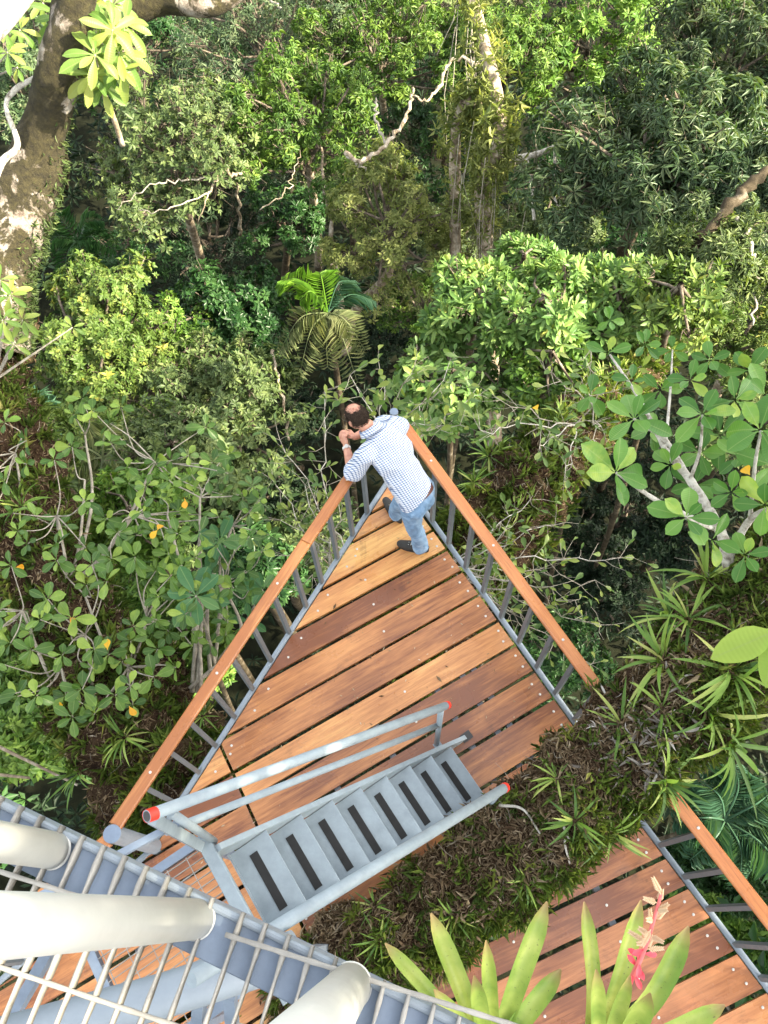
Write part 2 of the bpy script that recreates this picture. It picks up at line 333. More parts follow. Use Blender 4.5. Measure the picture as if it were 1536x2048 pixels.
def rosettes(rg, C, A, K, L, asp, el=(0.1, .9), droop=.2, detail=2, jitter=.25):
    """K leaves round each centre C with axis A"""
    n = len(C); ref = norm(rg.normal(size=(n, 3))); U = norm(np.cross(A, ref)); Wv = np.cross(A, U)
    th = (np.arange(K)[None] * 2.39996 + rg.random((n, 1)) * 6.28 + rg.normal(size=(n, K)) * jitter)
    e = rg.uniform(el[0], el[1], (n, K)) + rg.normal(size=(n, K)) * .15
    rad = np.cos(th)[..., None] * U[:, None] + np.sin(th)[..., None] * Wv[:, None]
    d = norm(rad * np.cos(e)[..., None] + A[:, None] * np.sin(e)[..., None])
    nr = norm(np.cross(np.cross(d, A[:, None] + .01), d) + rg.normal(size=d.shape) * .18)
    nr = norm(nr - d * (nr * d).sum(-1, keepdims=True))
    l = L * rg.uniform(.7, 1.15, (n, K)) * rg.uniform(.6, 1.25, (n, 1)); pos = C[:, None] + d * l[..., None] * .08
    V, F, k = leaves(pos.reshape(-1, 3), d.reshape(-1, 3), nr.reshape(-1, 3), l.ravel(), l.ravel() * asp, droop, .12, detail)
    r = np.clip(rg.normal(.5, .17, (n, 1)) + rg.normal(0, .12, (n, K)), 0, 1).ravel()
    return V, F, np.repeat(r, k)
def cat(parts):
    V = []; F = []; R = []; b = 0
    for v, f, r in parts: V.append(v); F.append(f + b); R.append(r); b += len(v)
    return np.concatenate(V), np.concatenate(F), np.concatenate(R)
TRIS = 0
def tree(name, label, c, R, leafm, bark, seed, K=7, L=.15, asp=.4, nc=26, per=38, el=(.05, .8), droop=.25, zr=.75, ground=-26.0,
         catg='tree', group=None, twigs=10, trunk_r=.16, detail=2, base=None, branches=None, low=-.35, bpale=None, csz=.27):
    """trunk, limbs to every clump, fine twigs; crown of leaf whorls set over the clumps"""
    rg = np.random.default_rng(seed); c = np.asarray(c, float)
    Rv = np.array([R, R, R * zr])
    fz = 1 + .5 * (c[2] - ground) / (CAMZ - c[2]); base = np.array([c[0] * fz + rg.uniform(-.6, .6), c[1] * fz + rg.uniform(-.6, .6), ground]) if base is None else np.asarray(base, float)
    t = thing(name, label, catg, base, group)
    # clumps over the upper shell
    D = norm(rg.normal(size=(nc * 6, 3))); D = D[D[:, 2] > low]
    pts = []
    for d in D:
        q = d * rg.uniform(.4, 1.15)
        if all(np.linalg.norm(q - p) > .28 for p in pts) or len(pts) < 3: pts.append(q)
        if len(pts) >= nc: break
    pts = np.array(pts); cl = c + pts * Rv; cr = R * csz * rg.uniform(.6, 1.3, len(pts))
    C = []; A = []
    for p, r in zip(cl, cr):
        n = int(per * 1.14 * rg.uniform(.7, 1.3)); d = norm(rg.normal(size=(n, 3)) + [0, 0, .35])
        C.append(p + d * (r * rg.uniform(.45, 1.1, (n, 1)) * [1, 1, .7])); A.append(norm(d * .7 + norm(p - c) * .35 + [0, 0, .45] + rg.normal(size=(n, 3)) * .25))
    C = np.concatenate(C); A = np.concatenate(A)
    V, F, rr = rosettes(rg, C, A, K, L, asp, el, droop, detail)
    # wood
    mb = MB(); fork = c - [0, 0, R * zr * .75]
    mid = (base + fork) / 2 + [rg.uniform(-.5, .5), rg.uniform(-.5, .5), 0]
    tp = smooth_path([base, mid, fork, c + [0, 0, R * zr * .1]], 16)
    mb.tube(tp, np.linspace(trunk_r * 1.25, trunk_r * .5, 16) * (1 + .06 * rg.normal(size=16)), 9)
    trunk = mb.obj('trunk', bark, t, smooth=True)
    lb = MB()
    for p, r in zip(cl, cr):
        s = tp[rg.integers(10, 16)]; m1 = s * .55 + p * .45 + rg.normal(size=3) * .1 * R + [0, 0, -.06 * R]
        q = smooth_path([s, m1, p, p + norm(p - s) * r * .7], 7)
        lb.tube(q, np.linspace(trunk_r * .32, .012, 7), 5, False)
        for _ in range(twigs):
            e = p + norm(rg.normal(size=3) + [0, 0, .5]) * r * rg.uniform(.7, 1.15); m2 = (q[3] + e) / 2 + rg.normal(size=3) * .08 * r
            lb.tube([q[4], m2, e], [.014, .009, .004], 3, False)
    if bpale is None: bpale = M_LIMB
    lb.obj('limbs', bpale, t, smooth=True)
    cr_o = obj('crown', V, F, leafm, t, rnd=rr, org=c)
    for k, (path, r0, r1) in enumerate(branches or []):
        pw = np.array([P(u, v, z) for u, v, z in path]); sp_ = smooth_path(pw, 6 * len(path)); sp_[1:-1] += rg.normal(size=(len(sp_) - 2, 3)) * .035
        MB().tube(sp_, np.linspace(r0, r1, len(sp_)) * .72 * (1 + .14 * rg.normal(size=len(sp_))), 7).obj('branch', M_BARKDARK if r0 > .1 and r1 > .155 else M_BARKPALE if k % 2 == 0 else M_TWIG, t, smooth=True)
    return t
exec_order = 'structure, then objects'
# ================================================================ SETTING
# forest floor: one wide uneven sheet
n_ = 90; gx = np.sign(np.linspace(-1, 1, n_)) * np.abs(np.linspace(-1, 1, n_)) ** 2.2 * 700
X, Y = np.meshgrid(gx, gx + 15); Z = np.array([[noise.noise(Vector((x * .05, y * .05, 3))) * 1.6 - 26.4 for x, y in zip(a, b)] for a, b in zip(X, Y)])
i, j = np.meshgrid(np.arange(n_ - 1), np.arange(n_ - 1)); b0 = (j * n_ + i).ravel()
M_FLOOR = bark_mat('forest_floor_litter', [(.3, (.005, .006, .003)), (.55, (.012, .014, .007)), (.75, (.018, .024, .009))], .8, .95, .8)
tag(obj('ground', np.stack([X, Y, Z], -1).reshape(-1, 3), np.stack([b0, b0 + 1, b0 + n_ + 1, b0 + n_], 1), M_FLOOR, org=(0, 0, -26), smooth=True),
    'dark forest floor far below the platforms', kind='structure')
rg = np.random.default_rng(5)
# undergrowth nobody could count, over the floor
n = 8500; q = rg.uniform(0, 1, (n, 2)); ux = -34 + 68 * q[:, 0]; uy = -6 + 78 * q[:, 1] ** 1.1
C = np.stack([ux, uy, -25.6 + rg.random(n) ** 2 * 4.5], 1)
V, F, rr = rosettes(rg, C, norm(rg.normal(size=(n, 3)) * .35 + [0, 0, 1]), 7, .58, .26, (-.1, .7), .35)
tag(obj('undergrowth', V, F, L_UNDER_SHADE, rnd=rr, org=(0, 15, -26)), 'dark leafy undergrowth covering the shaded forest floor', 'undergrowth', kind='stuff')

# ================================================================ TREES OF THE FOREST
def T(name, label, u, v, rpx, z, leafm, bark, seed, **k):
    return tree(name, label, P(u, v, z), PX(rpx, u, v, z), leafm, bark, seed, **k)
FAR = 'forest trees below the platform'
T('broadleaf_tree', 'olive leaved tree with pale spreading branches right of the big mossy trunk', 345, 330, 185, -9, L_OLIVE, M_BARKPALE, 11, K=8, L=.17, asp=.42, nc=40, per=34, group=FAR, twigs=14, zr=.9,
  branches=[([(495, 340, -9.0), (470, 350, -8.2), (440, 345, -8.0), (420, 385, -8.2), (395, 450, -8.8)], .07, .02), ([(440, 345, -8.3), (360, 362, -8), (300, 372, -8), (235, 420, -8.4)], .04, .012), ([(440, 235, -8.6), (462, 320, -8.6), (476, 400, -10), (480, 470, -12)], .035, .07), ([(420, 385, -8.2), (330, 420, -8), (270, 425, -8.3)], .03, .01)])
T('broadleaf_tree', 'fresh green drooping tree with a forked white branch in the upper middle', 610, 270, 150, -9, L_BRIGHT, M_BARKPALE, 12, K=9, L=.17, asp=.34, nc=36, per=34, el=(-.5, .5), droop=.4, group=FAR, zr=.9,
  branches=[([(690, 305, -7.6), (730, 322, -7.4), (790, 270, -7.3), (822, 205, -7.2), (825, 175, -7.1)], .085, .04), ([(752, 196, -7.4), (755, 250, -7.4), (770, 285, -7.4)], .035, .05), ([(520, 420, -8.4), (570, 385, -8), (585, 350, -8), (600, 300, -8.4)], .025, .012), ([(690, 305, -7.6), (720, 330, -7.6), (735, 345, -7.9)], .05, .015)])
T('broadleaf_tree', 'sunlit yellow olive tree just above the palm', 775, 470, 130, -9.5, L_SUNNY, M_BARKPALE, 13, K=8, L=.14, asp=.36, nc=34, per=40, el=(-.4, .6), group=FAR, zr=1.1, base=P(690, 720, -18),
  branches=[([(640, 260, -9), (650, 380, -9.3), (672, 520, -10.5), (682, 600, -12), (690, 700, -14)], .04, .15)])
T('broadleaf_tree', 'dull green tree behind the fresh green one near the top edge', 540, 120, 175, -12, L_GREY, M_BARKDARK, 14, K=8, L=.19, asp=.3, nc=36, per=34, el=(-.4, .6), group=FAR)
T('broadleaf_tree', 'bright green tree with hanging leaves at the top centre', 760, 90, 165, -11, L_BRIGHT, M_BARKPALE, 15, K=9, L=.18, asp=.32, nc=38, per=36, el=(-.8, .4), droop=.5, group=FAR,
  branches=[([(960, 125, -9), (905, 120, -9), (880, 170, -9), (855, 200, -9), (820, 190, -9)], .075, .04), ([(540, 0, -10), (590, 40, -10), (640, 50, -10)], .06, .03)])
T('broadleaf_tree', 'green tree crown behind the epiphyte covered trunk at the top', 1010, 110, 120, -11, L_BRIGHT, M_BARKDARK, 16, K=8, L=.18, asp=.34, nc=30, per=36, el=(-.6, .5), group=FAR)
T('broadleaf_tree', 'lush lime green tree with big leaf whorls at the top right of centre', 1175, 110, 165, -12, L_LIME, M_BARKDARK, 17, K=8, L=.26, asp=.36, nc=36, per=26, group=FAR)
T('palmate_tree', 'large dark blue green tree with finger shaped leaves on the right', 1310, 330, 205, -6, L_PALM8, M_BARKDARK, 18, K=9, L=.24, asp=.2, nc=46, per=40, el=(-.25, .45), droop=.4, group=FAR, zr=.8, trunk_r=.2)
T('palmate_tree', 'grey green finger leaved tree in the upper right corner', 1470, 150, 165, -8, L_GREY, M_BARKDARK, 19, K=9, L=.26, asp=.18, nc=38, per=38, el=(-.5, .4), droop=.4, group=FAR)
T('palmate_tree', 'pale finger leaved tree at the right edge under the corner crown', 1500, 400, 120, -5.5, L_GREY, M_BARKDARK, 20, K=9, L=.22, asp=.2, nc=30, per=34, el=(-.4, .4), droop=.4, group=FAR)
T('broadleaf_tree', 'yellow green round crown left of the dark hollow', 200, 650, 125, -9, L_YELLOW, M_BARKDARK, 21, K=8, L=.13, asp=.5, nc=36, per=40, group=FAR)
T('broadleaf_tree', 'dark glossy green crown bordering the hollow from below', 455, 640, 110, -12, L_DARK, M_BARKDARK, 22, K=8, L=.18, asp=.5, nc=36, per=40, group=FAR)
T('broadleaf_tree', 'olive crown of whorled leaves between the left shrub and the palm', 440, 830, 150, -10.5, L_OLIVE, M_BARKDARK, 23, K=8, L=.16, asp=.42, nc=44, per=38, group=FAR, zr=1.0, branches=[([(545, 700, -9.5), (560, 780, -10), (578, 880, -11)], .05, .05)])
T('broadleaf_tree', 'mid green crown behind the left shrub below the yellow green one', 230, 790, 120, -9.5, L_YELLOW, M_BARKDARK, 24, K=8, L=.14, asp=.45, nc=34, per=38, group=FAR, zr=.9)
T('broadleaf_tree', 'small leaved crown in the gap right of the dark glossy one', 330, 690, 90, -11, L_LIME, M_BARKDARK, 41, K=8, L=.13, asp=.45, nc=26, per=34, group=FAR)
T('broadleaf_tree', 'bluish dark tree half hidden behind the top of the mossy trunk', 60, 170, 130, -14, L_PALM8, M_BARKDARK, 25, K=9, L=.22, asp=.3, nc=30, per=34, group=FAR)
T('broadleaf_tree', 'dark green tree behind the yellow green umbrella leaves', 260, 90, 140, -15, L_DARK, M_BARKDARK, 26, K=8, L=.22, asp=.34, nc=30, per=34, group=FAR)
T('understory_tree', 'dim shaded tree deep in the hollow left of the palm', 420, 480, 120, -19, L_UNDER_SHADE, M_BARKDARK, 27, K=9, L=.24, asp=.3, nc=26, per=24, group=FAR)
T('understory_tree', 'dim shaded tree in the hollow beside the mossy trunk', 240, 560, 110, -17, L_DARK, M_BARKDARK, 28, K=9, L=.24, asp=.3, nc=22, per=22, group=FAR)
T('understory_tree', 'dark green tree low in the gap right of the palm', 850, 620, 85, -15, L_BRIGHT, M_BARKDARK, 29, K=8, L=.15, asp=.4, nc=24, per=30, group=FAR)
T('broadleaf_tree', 'teal leafy crown tucked behind the trunk above the palm', 570, 450, 80, -13, L_DARK, M_BARKDARK, 30, K=8, L=.18, asp=.35, nc=24, per=30, group=FAR)
T('broadleaf_tree', 'bright blue green crown at the lower left edge below the deck', 60, 1400, 130, -7, L_BRIGHT, M_BARKDARK, 31, K=8, L=.17, asp=.42, nc=34, per=36, group=FAR)
T('broadleaf_tree', 'green crown seen through the left balusters beneath the railing', 360, 1330, 80, -9, L_BRIGHT, M_BARKDARK, 32, K=8, L=.16, asp=.42, nc=24, per=30, group=FAR)
T('broadleaf_tree', 'feathery yellow green crown at the right edge above the big round leaves', 1480, 690, 110, -8, L_YELLOW, M_BARKPALE, 33, K=9, L=.14, asp=.24, nc=34, per=38, el=(-.5, .6), group=FAR)
T('broadleaf_tree', 'sunlit lime crown far below the lower right railing', 1420, 1890, 90, -12, L_LIME, M_BARKDARK, 34, K=8, L=.2, asp=.4, nc=26, per=28, group=FAR)
T('broadleaf_tree', 'whorled green crown in front of the large finger leaved tree', 1410, 530, 105, -4.5, L_OLIVE, M_BARKDARK, 35, K=9, L=.17, asp=.22, nc=30, per=32, group=FAR,
  branches=[([(1536, 340, -3.6), (1470, 400, -3.8), (1400, 480, -4.2), (1340, 560, -4.8)], .13, .17), ([(1455, 430, -4), (1500, 480, -4), (1510, 560, -4.5), (1505, 650, -5)], .06, .03)])
for lab, u, v, r, z, L, sd in (('light green pointed leaved tree right above the apex of the railing', 950, 620, 90, -2.9, .17, 36), ('light green pointed leaved tree between the apex and the mossy limb', 1090, 640, 100, -2.3, .18, 37),
    ('pointed leaved tree just above the round leaved shrub', 1225, 625, 95, -2.6, .16, 47), ('pale pointed leaved sprays right of the mossy limb', 1350, 620, 80, -1.9, .15, 48), ('small pointed leaved crown above the other light green ones', 1050, 555, 70, -3.6, .16, 49)):
    T('lance_leaf_tree', lab, u, v, r, z, L_LANCE if sd != 48 else L_YELLOW, M_BARKDARK, sd, K=8, L=L, asp=.28, nc=26, per=15, trunk_r=.07, base=(P(u, v, z)[0] * 1.9, 11, -26), el=(.1, 1.0), droop=.15, group=FAR, detail=6, zr=.8, low=-.3, bpale=M_LIMB, csz=.36)
for lab, u, v, r, z, lm, sd in (('small leaved green thicket behind the upper left shrub', 270, 1040, 105, -1.9, L_LIME, 81), ('small leaved thicket between left shrub and handrail', 395, 1265, 75, -2.2, L_BRIGHT, 82), ('small leaved olive thicket above the left shrub', 350, 905, 100, -2.8, L_OLIVE, 83), ('fine leaved thicket at the left edge under the fronds', 70, 900, 80, -2.0, L_YELLOW, 84)):
    T('thicket', lab, u, v, r, z, lm, M_BARKDARK, sd, K=8, L=.105, asp=.4, nc=30, per=26, trunk_r=.05, base=(P(u, v, z)[0] * 2.2, P(u, v, z)[1] * 2.2, -26), group=FAR, zr=.7, low=-.2, csz=.33, catg='shrub')
T('leafy_shrub', 'glossy green shrub beyond the apex of the railing', 905, 790, 110, -3.2, L_LANCE, M_BARKDARK, 38, K=7, L=.15, asp=.42, nc=26, per=16, group=FAR, detail=6, trunk_r=.06, base=(2, 7, -26), zr=.5, catg='shrub', low=-.2)
T('leafy_shrub', 'dark green shrub sprigs right of the leaning man beyond the rail', 1090, 760, 90, -2.6, L_BRIGHT, M_BARKDARK, 39, K=7, L=.15, asp=.3, nc=22, per=14, group=FAR, detail=6, trunk_r=.06, base=(3, 7, -26), zr=.5, catg='shrub', low=-.2)
T('broadleaf_tree', 'small yellow green crown left of the epiphyte covered trunk', 905, 470, 95, -13, L_OLIVE, M_BARKDARK, 42, K=8, L=.15, asp=.4, nc=26, per=34, group=FAR)
T('broadleaf_tree', 'shaded crown between the epiphyte covered trunk and the finger leaved tree', 1085, 470, 100, -10, L_OLIVE, M_BARKDARK, 43, K=8, L=.15, asp=.3, nc=26, per=34, group=FAR)
T('broadleaf_tree', 'deep shaded crown in the dark gap under the big round leaves', 1330, 1080, 70, -14, L_UNDER_SHADE, M_BARKDARK, 44, K=8, L=.2, asp=.34, nc=22, per=22, group=FAR)
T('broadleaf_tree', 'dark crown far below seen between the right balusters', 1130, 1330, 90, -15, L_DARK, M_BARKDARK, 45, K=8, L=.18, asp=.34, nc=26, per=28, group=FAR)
T('broadleaf_tree', 'green sprays right of the big round leaves by the frame edge', 1490, 850, 100, -7, L_OLIVE, M_BARKDARK, 46, K=8, L=.15, asp=.4, nc=26, per=30, group=FAR)
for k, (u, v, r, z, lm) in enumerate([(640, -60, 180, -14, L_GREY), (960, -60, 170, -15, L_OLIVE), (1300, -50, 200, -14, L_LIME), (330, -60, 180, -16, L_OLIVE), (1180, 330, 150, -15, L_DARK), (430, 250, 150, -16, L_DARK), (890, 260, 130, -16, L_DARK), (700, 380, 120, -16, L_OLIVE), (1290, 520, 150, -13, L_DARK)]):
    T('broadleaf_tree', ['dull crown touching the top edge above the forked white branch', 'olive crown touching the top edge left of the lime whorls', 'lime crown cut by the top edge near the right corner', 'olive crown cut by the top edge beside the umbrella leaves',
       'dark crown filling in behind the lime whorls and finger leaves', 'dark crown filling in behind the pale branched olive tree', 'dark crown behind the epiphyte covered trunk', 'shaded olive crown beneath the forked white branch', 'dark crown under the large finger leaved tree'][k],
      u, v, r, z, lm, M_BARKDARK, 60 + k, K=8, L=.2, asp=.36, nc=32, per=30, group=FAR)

for lab, u, v, r, z, lm in (('olive bushy crown close behind the left shrub', 120, 1080, 100, -5, L_OLIVE), ('low green crown between left shrub and deck railing', 300, 1190, 90, -5.5, L_BRIGHT), ('dull crown between the whorled olive crown and the left railing', 420, 980, 90, -6, L_OLIVE), ('dim crown outside the middle of the left railing', 500, 1130, 80, -6, L_DARK), ('dark crown in the hollow left of the man', 600, 840, 60, -19, L_UNDER_SHADE), ('dim olive crown below the whorled olive crown', 520, 1000, 90, -13, L_UNDER_SHADE), ('dark crown behind the twigs outside the left railing', 600, 1080, 90, -13, L_OLIVE),
    ('olive crown behind the left shrub near the railing', 330, 1050, 110, -11, L_OLIVE), ('green crown low behind the left shrub at the frame edge', 80, 1000, 110, -11, L_BRIGHT), ('dim crown behind the round leaved shrub on the right', 1250, 900, 90, -13, L_UNDER_SHADE),
    ('dark understory crown deep in the gap right of the railing', 1150, 1060, 90, -19, L_UNDER_SHADE), ('dark understory crown in the gap behind the twiggy shrub', 1090, 960, 90, -18, L_UNDER_SHADE), ('dark understory crown deepest in the gap by the bank', 1230, 1060, 90, -20, L_UNDER_SHADE), ('dim crown far down in the dark gap of the right handrail', 1200, 1180, 80, -18, L_UNDER_SHADE), ('shaded crown under the second deck railing', 1380, 1780, 90, -15, L_DARK), ('dark crown under the bluish palm at the right edge', 1500, 1700, 110, -14, L_DARK),
    ('shaded crown right of the palm trunk in the hollow', 740, 690, 70, -18, L_UNDER_SHADE), ('bright crown below the left railing near the corner post', 240, 1420, 110, -10, L_BRIGHT)):
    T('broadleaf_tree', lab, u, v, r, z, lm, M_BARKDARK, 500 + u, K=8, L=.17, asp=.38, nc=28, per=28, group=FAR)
# epiphyte laden trunk in the upper middle, with bare pale arms
def laden_trunk():
    t = thing('laden_tree', 'pale trunk hung with epiphytes and vines in the upper middle, one bare arm reaching right', 'tree', P(990, 900, -16))
    rg = np.random.default_rng(71)
    def br(name, path, r0, r1, m):
        pw = smooth_path([P(*q) for q in path], 8 * len(path)); rr_ = np.linspace(r0, r1, len(pw)) * (1 + .08 * rg.normal(size=len(pw)))
        MB().tube(pw, rr_, 10).obj(name, m, t, smooth=True); return pw
    a = br('trunk', [(990, 900, -18), (975, 560, -11), (965, 370, -7.5), (1000, 240, -5.5), (930, -60, -5)], .26, .12, M_BARKPALE)
    b_ = br('branch', [(912, 620, -12), (910, 320, -7.5), (925, 215, -6), (960, 215, -6), (985, 300, -6.8)], .16, .10, M_BARKPALE)
    c_ = br('branch', [(960, 310, -6.9), (1000, 318, -6.8), (1060, 312, -6.8), (1110, 295, -6.8)], .11, .06, M_TWIGW)
    br('branch', [(1050, 315, -6.8), (1062, 360, -7), (1068, 440, -7.6)], .055, .04, M_TWIGW)
    br('branch', [(1110, 300, -7), (1110, 400, -7.6), (1150, 420, -7.6)], .04, .02, M_TWIGW)
    C = np.concatenate([a[4:], a[14:], a[20:], b_[2:]]); C = np.repeat(C, 7, 0) + rg.normal(size=(len(C) * 7, 3)) * .22
    V, F, rr = rosettes(rg, C, norm(rg.normal(size=C.shape) + [.2, -.2, .3]), 7, .22, .16, (-.2, 1.2), .5)
    obj('epiphytes', V, F, L_SUNNY, t, rnd=rr)
    mb = MB()
    for k in range(46):
        s = a[rg.integers(12, len(a))] + rg.normal(size=3) * [.3, .3, .1]; L = rg.uniform(1.5, 5)
        mb.tube([s, s + [rg.normal() * .1, rg.normal() * .1, -L / 2], s + [rg.normal() * .2, rg.normal() * .2, -L]], [.012, .01, .006], 3, False)
    mb.obj('vines', M_TWIG, t)
laden_trunk()

# ---------------------------------------------------------------- palms
def frond(parent, base, tip, mid_up, W, leafm, seed, nl=34, lw=.05, org=None):
    rg = np.random.default_rng(seed); base = np.asarray(base, float); tip = np.asarray(tip, float)
    mid = (base + tip) / 2 + [0, 0, mid_up]; pts = smooth_path([base, mid, tip], 20)
    mb = MB().tube(pts, np.linspace(.022, .005, 20), 5, False)
    T_ = norm(np.gradient(pts, axis=0)); s = norm(np.cross(T_, [0, 0, 1.0])); up = np.cross(s, T_)
    idx = np.linspace(2, 18.9, nl); i0 = idx.astype(int); f = (idx - i0)[:, None]
    p = pts[i0] * (1 - f) + pts[np.minimum(i0 + 1, 19)] * f
    prof = np.sin(np.linspace(.35, 2.9, nl)) ** .6
    PV = []; D = []; NN = []; LL = []
    for sg in (-1, 1):
        PV.append(p); D.append(norm(s[i0] * sg + T_[i0] * .45 + up[i0] * rg.uniform(-.1, .15, (nl, 1)) + rg.normal(size=(nl, 3)) * .05)); NN.append(up[i0]); LL.append(W * prof * rg.uniform(.85, 1.1, nl))
    p = np.concatenate(PV); d = np.concatenate(D); nn = np.concatenate(NN); nn = norm(nn - d * (nn * d).sum(-1, keepdims=True)); l = np.concatenate(LL)
    V, F, k = leaves(p, d, nn, l, np.full(len(l), lw), .28, .3)
    nb = len(mb.V); V2 = np.concatenate([np.array(mb.V), V]); F2 = [tuple(x) for x in mb.F] + [tuple(int(i) + nb for i in x) for x in F]
    r = np.concatenate([np.full(len(mb.F), .5), np.repeat(rg.uniform(.2, .8, len(l)), k)])
    return obj('frond', V2, F2, leafm, parent, rnd=r)
def palm(label, u, v, z, tips, W, leafm, seed, ground=-26, lw=.05, tips_m=None, trunk_r=.09, nl=34):
    c = P(u, v, z); t = thing('palm_tree', label, 'palm', (c[0], c[1], ground))
    MB().tube([(c[0], c[1], ground), (c[0] + .1, c[1], (z + ground) / 2), c], [trunk_r * 1.3, trunk_r, trunk_r * .8], 10).obj('trunk', M_BARKDARK, t, smooth=True)
    for k, (tu, tv, dz, m) in enumerate(tips):
        frond(t, c, P(tu, tv, z + dz), .35 if m is None else m[1], W, leafm if m is None else m[0], seed + k, lw=lw, nl=nl)
    return t
palm('sunlit palm standing above the leaning man, fronds bright and grey', 655, 625, -8.5,
     [(563, 560, .5, (L_FROND, .5)), (600, 600, .8, (L_FROND, .5)), (560, 700, -.6, (L_FRONDG, .5)), (600, 745, -.9, (L_FRONDG, .5)), (655, 735, -1.0, (L_FRONDG, .4)), (715, 765, -1.0, (L_FRONDG, .5)), (730, 700, -.5, (L_FRONDG, .4)), (745, 600, -.6, (L_FRONDB, .4)), (700, 560, .2, (L_FRONDB, .4)), (640, 545, .5, (L_FROND, .4))], .52, L_FROND, 100, lw=.05, nl=23)
palm('grey green palm half hidden behind the left shrub', 205, 915, -4.5,
     [(290, 930, 0, (L_FRONDG, .25)), (280, 990, -.3, (L_FRONDG, .2)), (150, 900, .1, (L_FRONDG, .2)), (215, 1040, -.4, (L_FRONDG, .2)), (130, 960, -.1, (L_FRONDG, .2)), (230, 850, .1, (L_FRONDG, .2))], .42, L_FRONDG, 130, lw=.036, nl=24)
palm('small bluish palm at the left edge above the shrub', 85, 860, -7,
     [(60, 790, .4, None), (110, 800, .4, None), (130, 850, 0, None), (40, 850, 0, None), (90, 930, -.3, None)], .5, L_FRONDB, 150, lw=.05, nl=18)
palm('bluish palm behind the lower right railing', 1450, 1640, -7,
     [(1400, 1560, .3, None), (1536, 1590, .2, None), (1350, 1640, 0, None), (1380, 1720, -.3, None), (1480, 1760, -.4, None), (1600, 1660, -.2, None), (1470, 1530, .3, None), (1560, 1740, -.3, None)], .5, L_FRONDB, 160, lw=.045, nl=25)
palm('dim palm in the dark hollow beside the mossy trunk', 155, 480, -13,
     [(110, 430, .5, None), (200, 440, .5, None), (230, 500, 0, None), (190, 560, -.4, None), (130, 570, -.4, None), (90, 500, 0, None)], .6, L_DARK, 170, lw=.12, nl=14)

# ================================================================ BIG LIMBS OF THE HOST TREE
def limb(name, label, catg, rows, m, seed, amp=.12, nseg=40, dens=None, thing_parent=None, fq=3.2):
    """rows: x y z r"""
    p = smooth_path(rows, max(12, int(np.linalg.norm(np.diff(np.array(rows)[:, :3], axis=0), axis=1).sum() / .06)))
    V, F = tube_vf(p[:, :3], p[:, 3], nseg); out = []
    ctr = np.repeat(p[:, :3], nseg, 0)
    for v, c in zip(V, ctr):
        d = v - c; f = noise.noise(Vector(v * fq + seed)) * amp + noise.noise(Vector(v * fq * 3.1 + seed)) * amp * .45 + noise.noise(Vector(v * fq * 9 + seed)) * amp * .2
        out.append(c + d * (1 + f / .35))
    V = np.array(out)
    t = thing_parent or thing(name, label, catg, V[:, :3][V[:, 2].argmin()])
    o = obj('trunk', V, F, m, t, smooth=True)
    return t, V, F, p
def surf_samples(rg, V, F, n, keep=None):
    Q = np.array([f for f in F if len(f) == 4]); a, b_, c, d = (V[Q[:, i]] for i in range(4))
    nr = np.cross(c - a, d - b_); ar = np.linalg.norm(nr, axis=1) / 2; nr = norm(nr)
    cen = (a + b_ + c + d) / 4; wgt = ar.copy()
    if keep is not None: wgt *= keep(cen, nr)
    k = rg.choice(len(Q), n, p=wgt / wgt.sum()); u = rg.random((n, 1)); v = rg.random((n, 1))
    return (a[k] * (1 - u) * (1 - v) + b_[k] * u * (1 - v) + c[k] * u * v + d[k] * (1 - u) * v), nr[k]
def dress(t, V, F, seed, n_lit=2500, n_grass=2500, glen=.09, keep=None, litm=L_LITTER, grm=L_GRASS):
    rg = np.random.default_rng(seed); up = lambda c, nr: np.clip(nr[:, 2] + .45, 0.02, 1)
    kp = (lambda c, nr: up(c, nr) * keep(c, nr)) if keep else up
    p, nr = surf_samples(rg, V, F, n_lit, up)
    d = norm(np.cross(nr, rg.normal(size=nr.shape)) + nr * rg.uniform(0, .55, (n_lit, 1))); nn = norm(nr + rg.normal(size=nr.shape) * .5); nn = norm(nn - d * (nn * d).sum(-1, keepdims=True))
    l = rg.gamma(2.5, .013, n_lit) + .015; a = leaves(p + nr * .004, d, nn, l, .002 + l * rg.uniform(.04, .2, n_lit), .25, .5)
    o = obj('leaf_litter', a[0], a[1], litm, t, rnd=np.repeat(np.clip(rg.beta(1.6, 2.6, n_lit), 0, 1), a[2])); o['kind'] = 'stuff'
    # grass grows in bunches
    nb = max(8, n_grass // 16); p, nr = surf_samples(rg, V, F, nb, kp); p = np.repeat(p, 16, 0); nr = np.repeat(nr, 16, 0); m_ = len(p)
    p = p + rg.normal(size=p.shape) * .02; d = norm(nr * .6 + rg.normal(size=nr.shape) * .5 + [0, 0, .35]); nn = norm(np.cross(d, rg.normal(size=d.shape)))
    l = glen * rg.uniform(.5, 1.5, m_); a = leaves(p, d, nn, l, l * .05 + .0018, .35, .3)
    if n_lit > 5000:
        pr, nr2 = surf_samples(rg, V, F, 420, up); rb = MB()
        for q, m_n in zip(pr, nr2):
            dd = norm(np.cross(m_n, rg.normal(size=3))); c1 = rg.normal(size=3) * .03; L_ = rg.uniform(.05, .16)
            rb.tube(smooth_path([q + m_n * .004, q + dd * L_ * .4 + c1 + m_n * .015, q + dd * L_ + c1 * 1.5 + m_n * .005], 6), np.linspace(.0025, .001, 6), 3, False)
        rb.obj('rootlets', M_TWIG, t)['kind'] = 'stuff'
    o = obj('grass', a[0], a[1], grm, t, rnd=np.repeat(np.clip(np.repeat(rg.normal(.5, .2, nb), 16) + rg.normal(0, .12, m_), 0, 1), a[2])); o['kind'] = 'stuff'
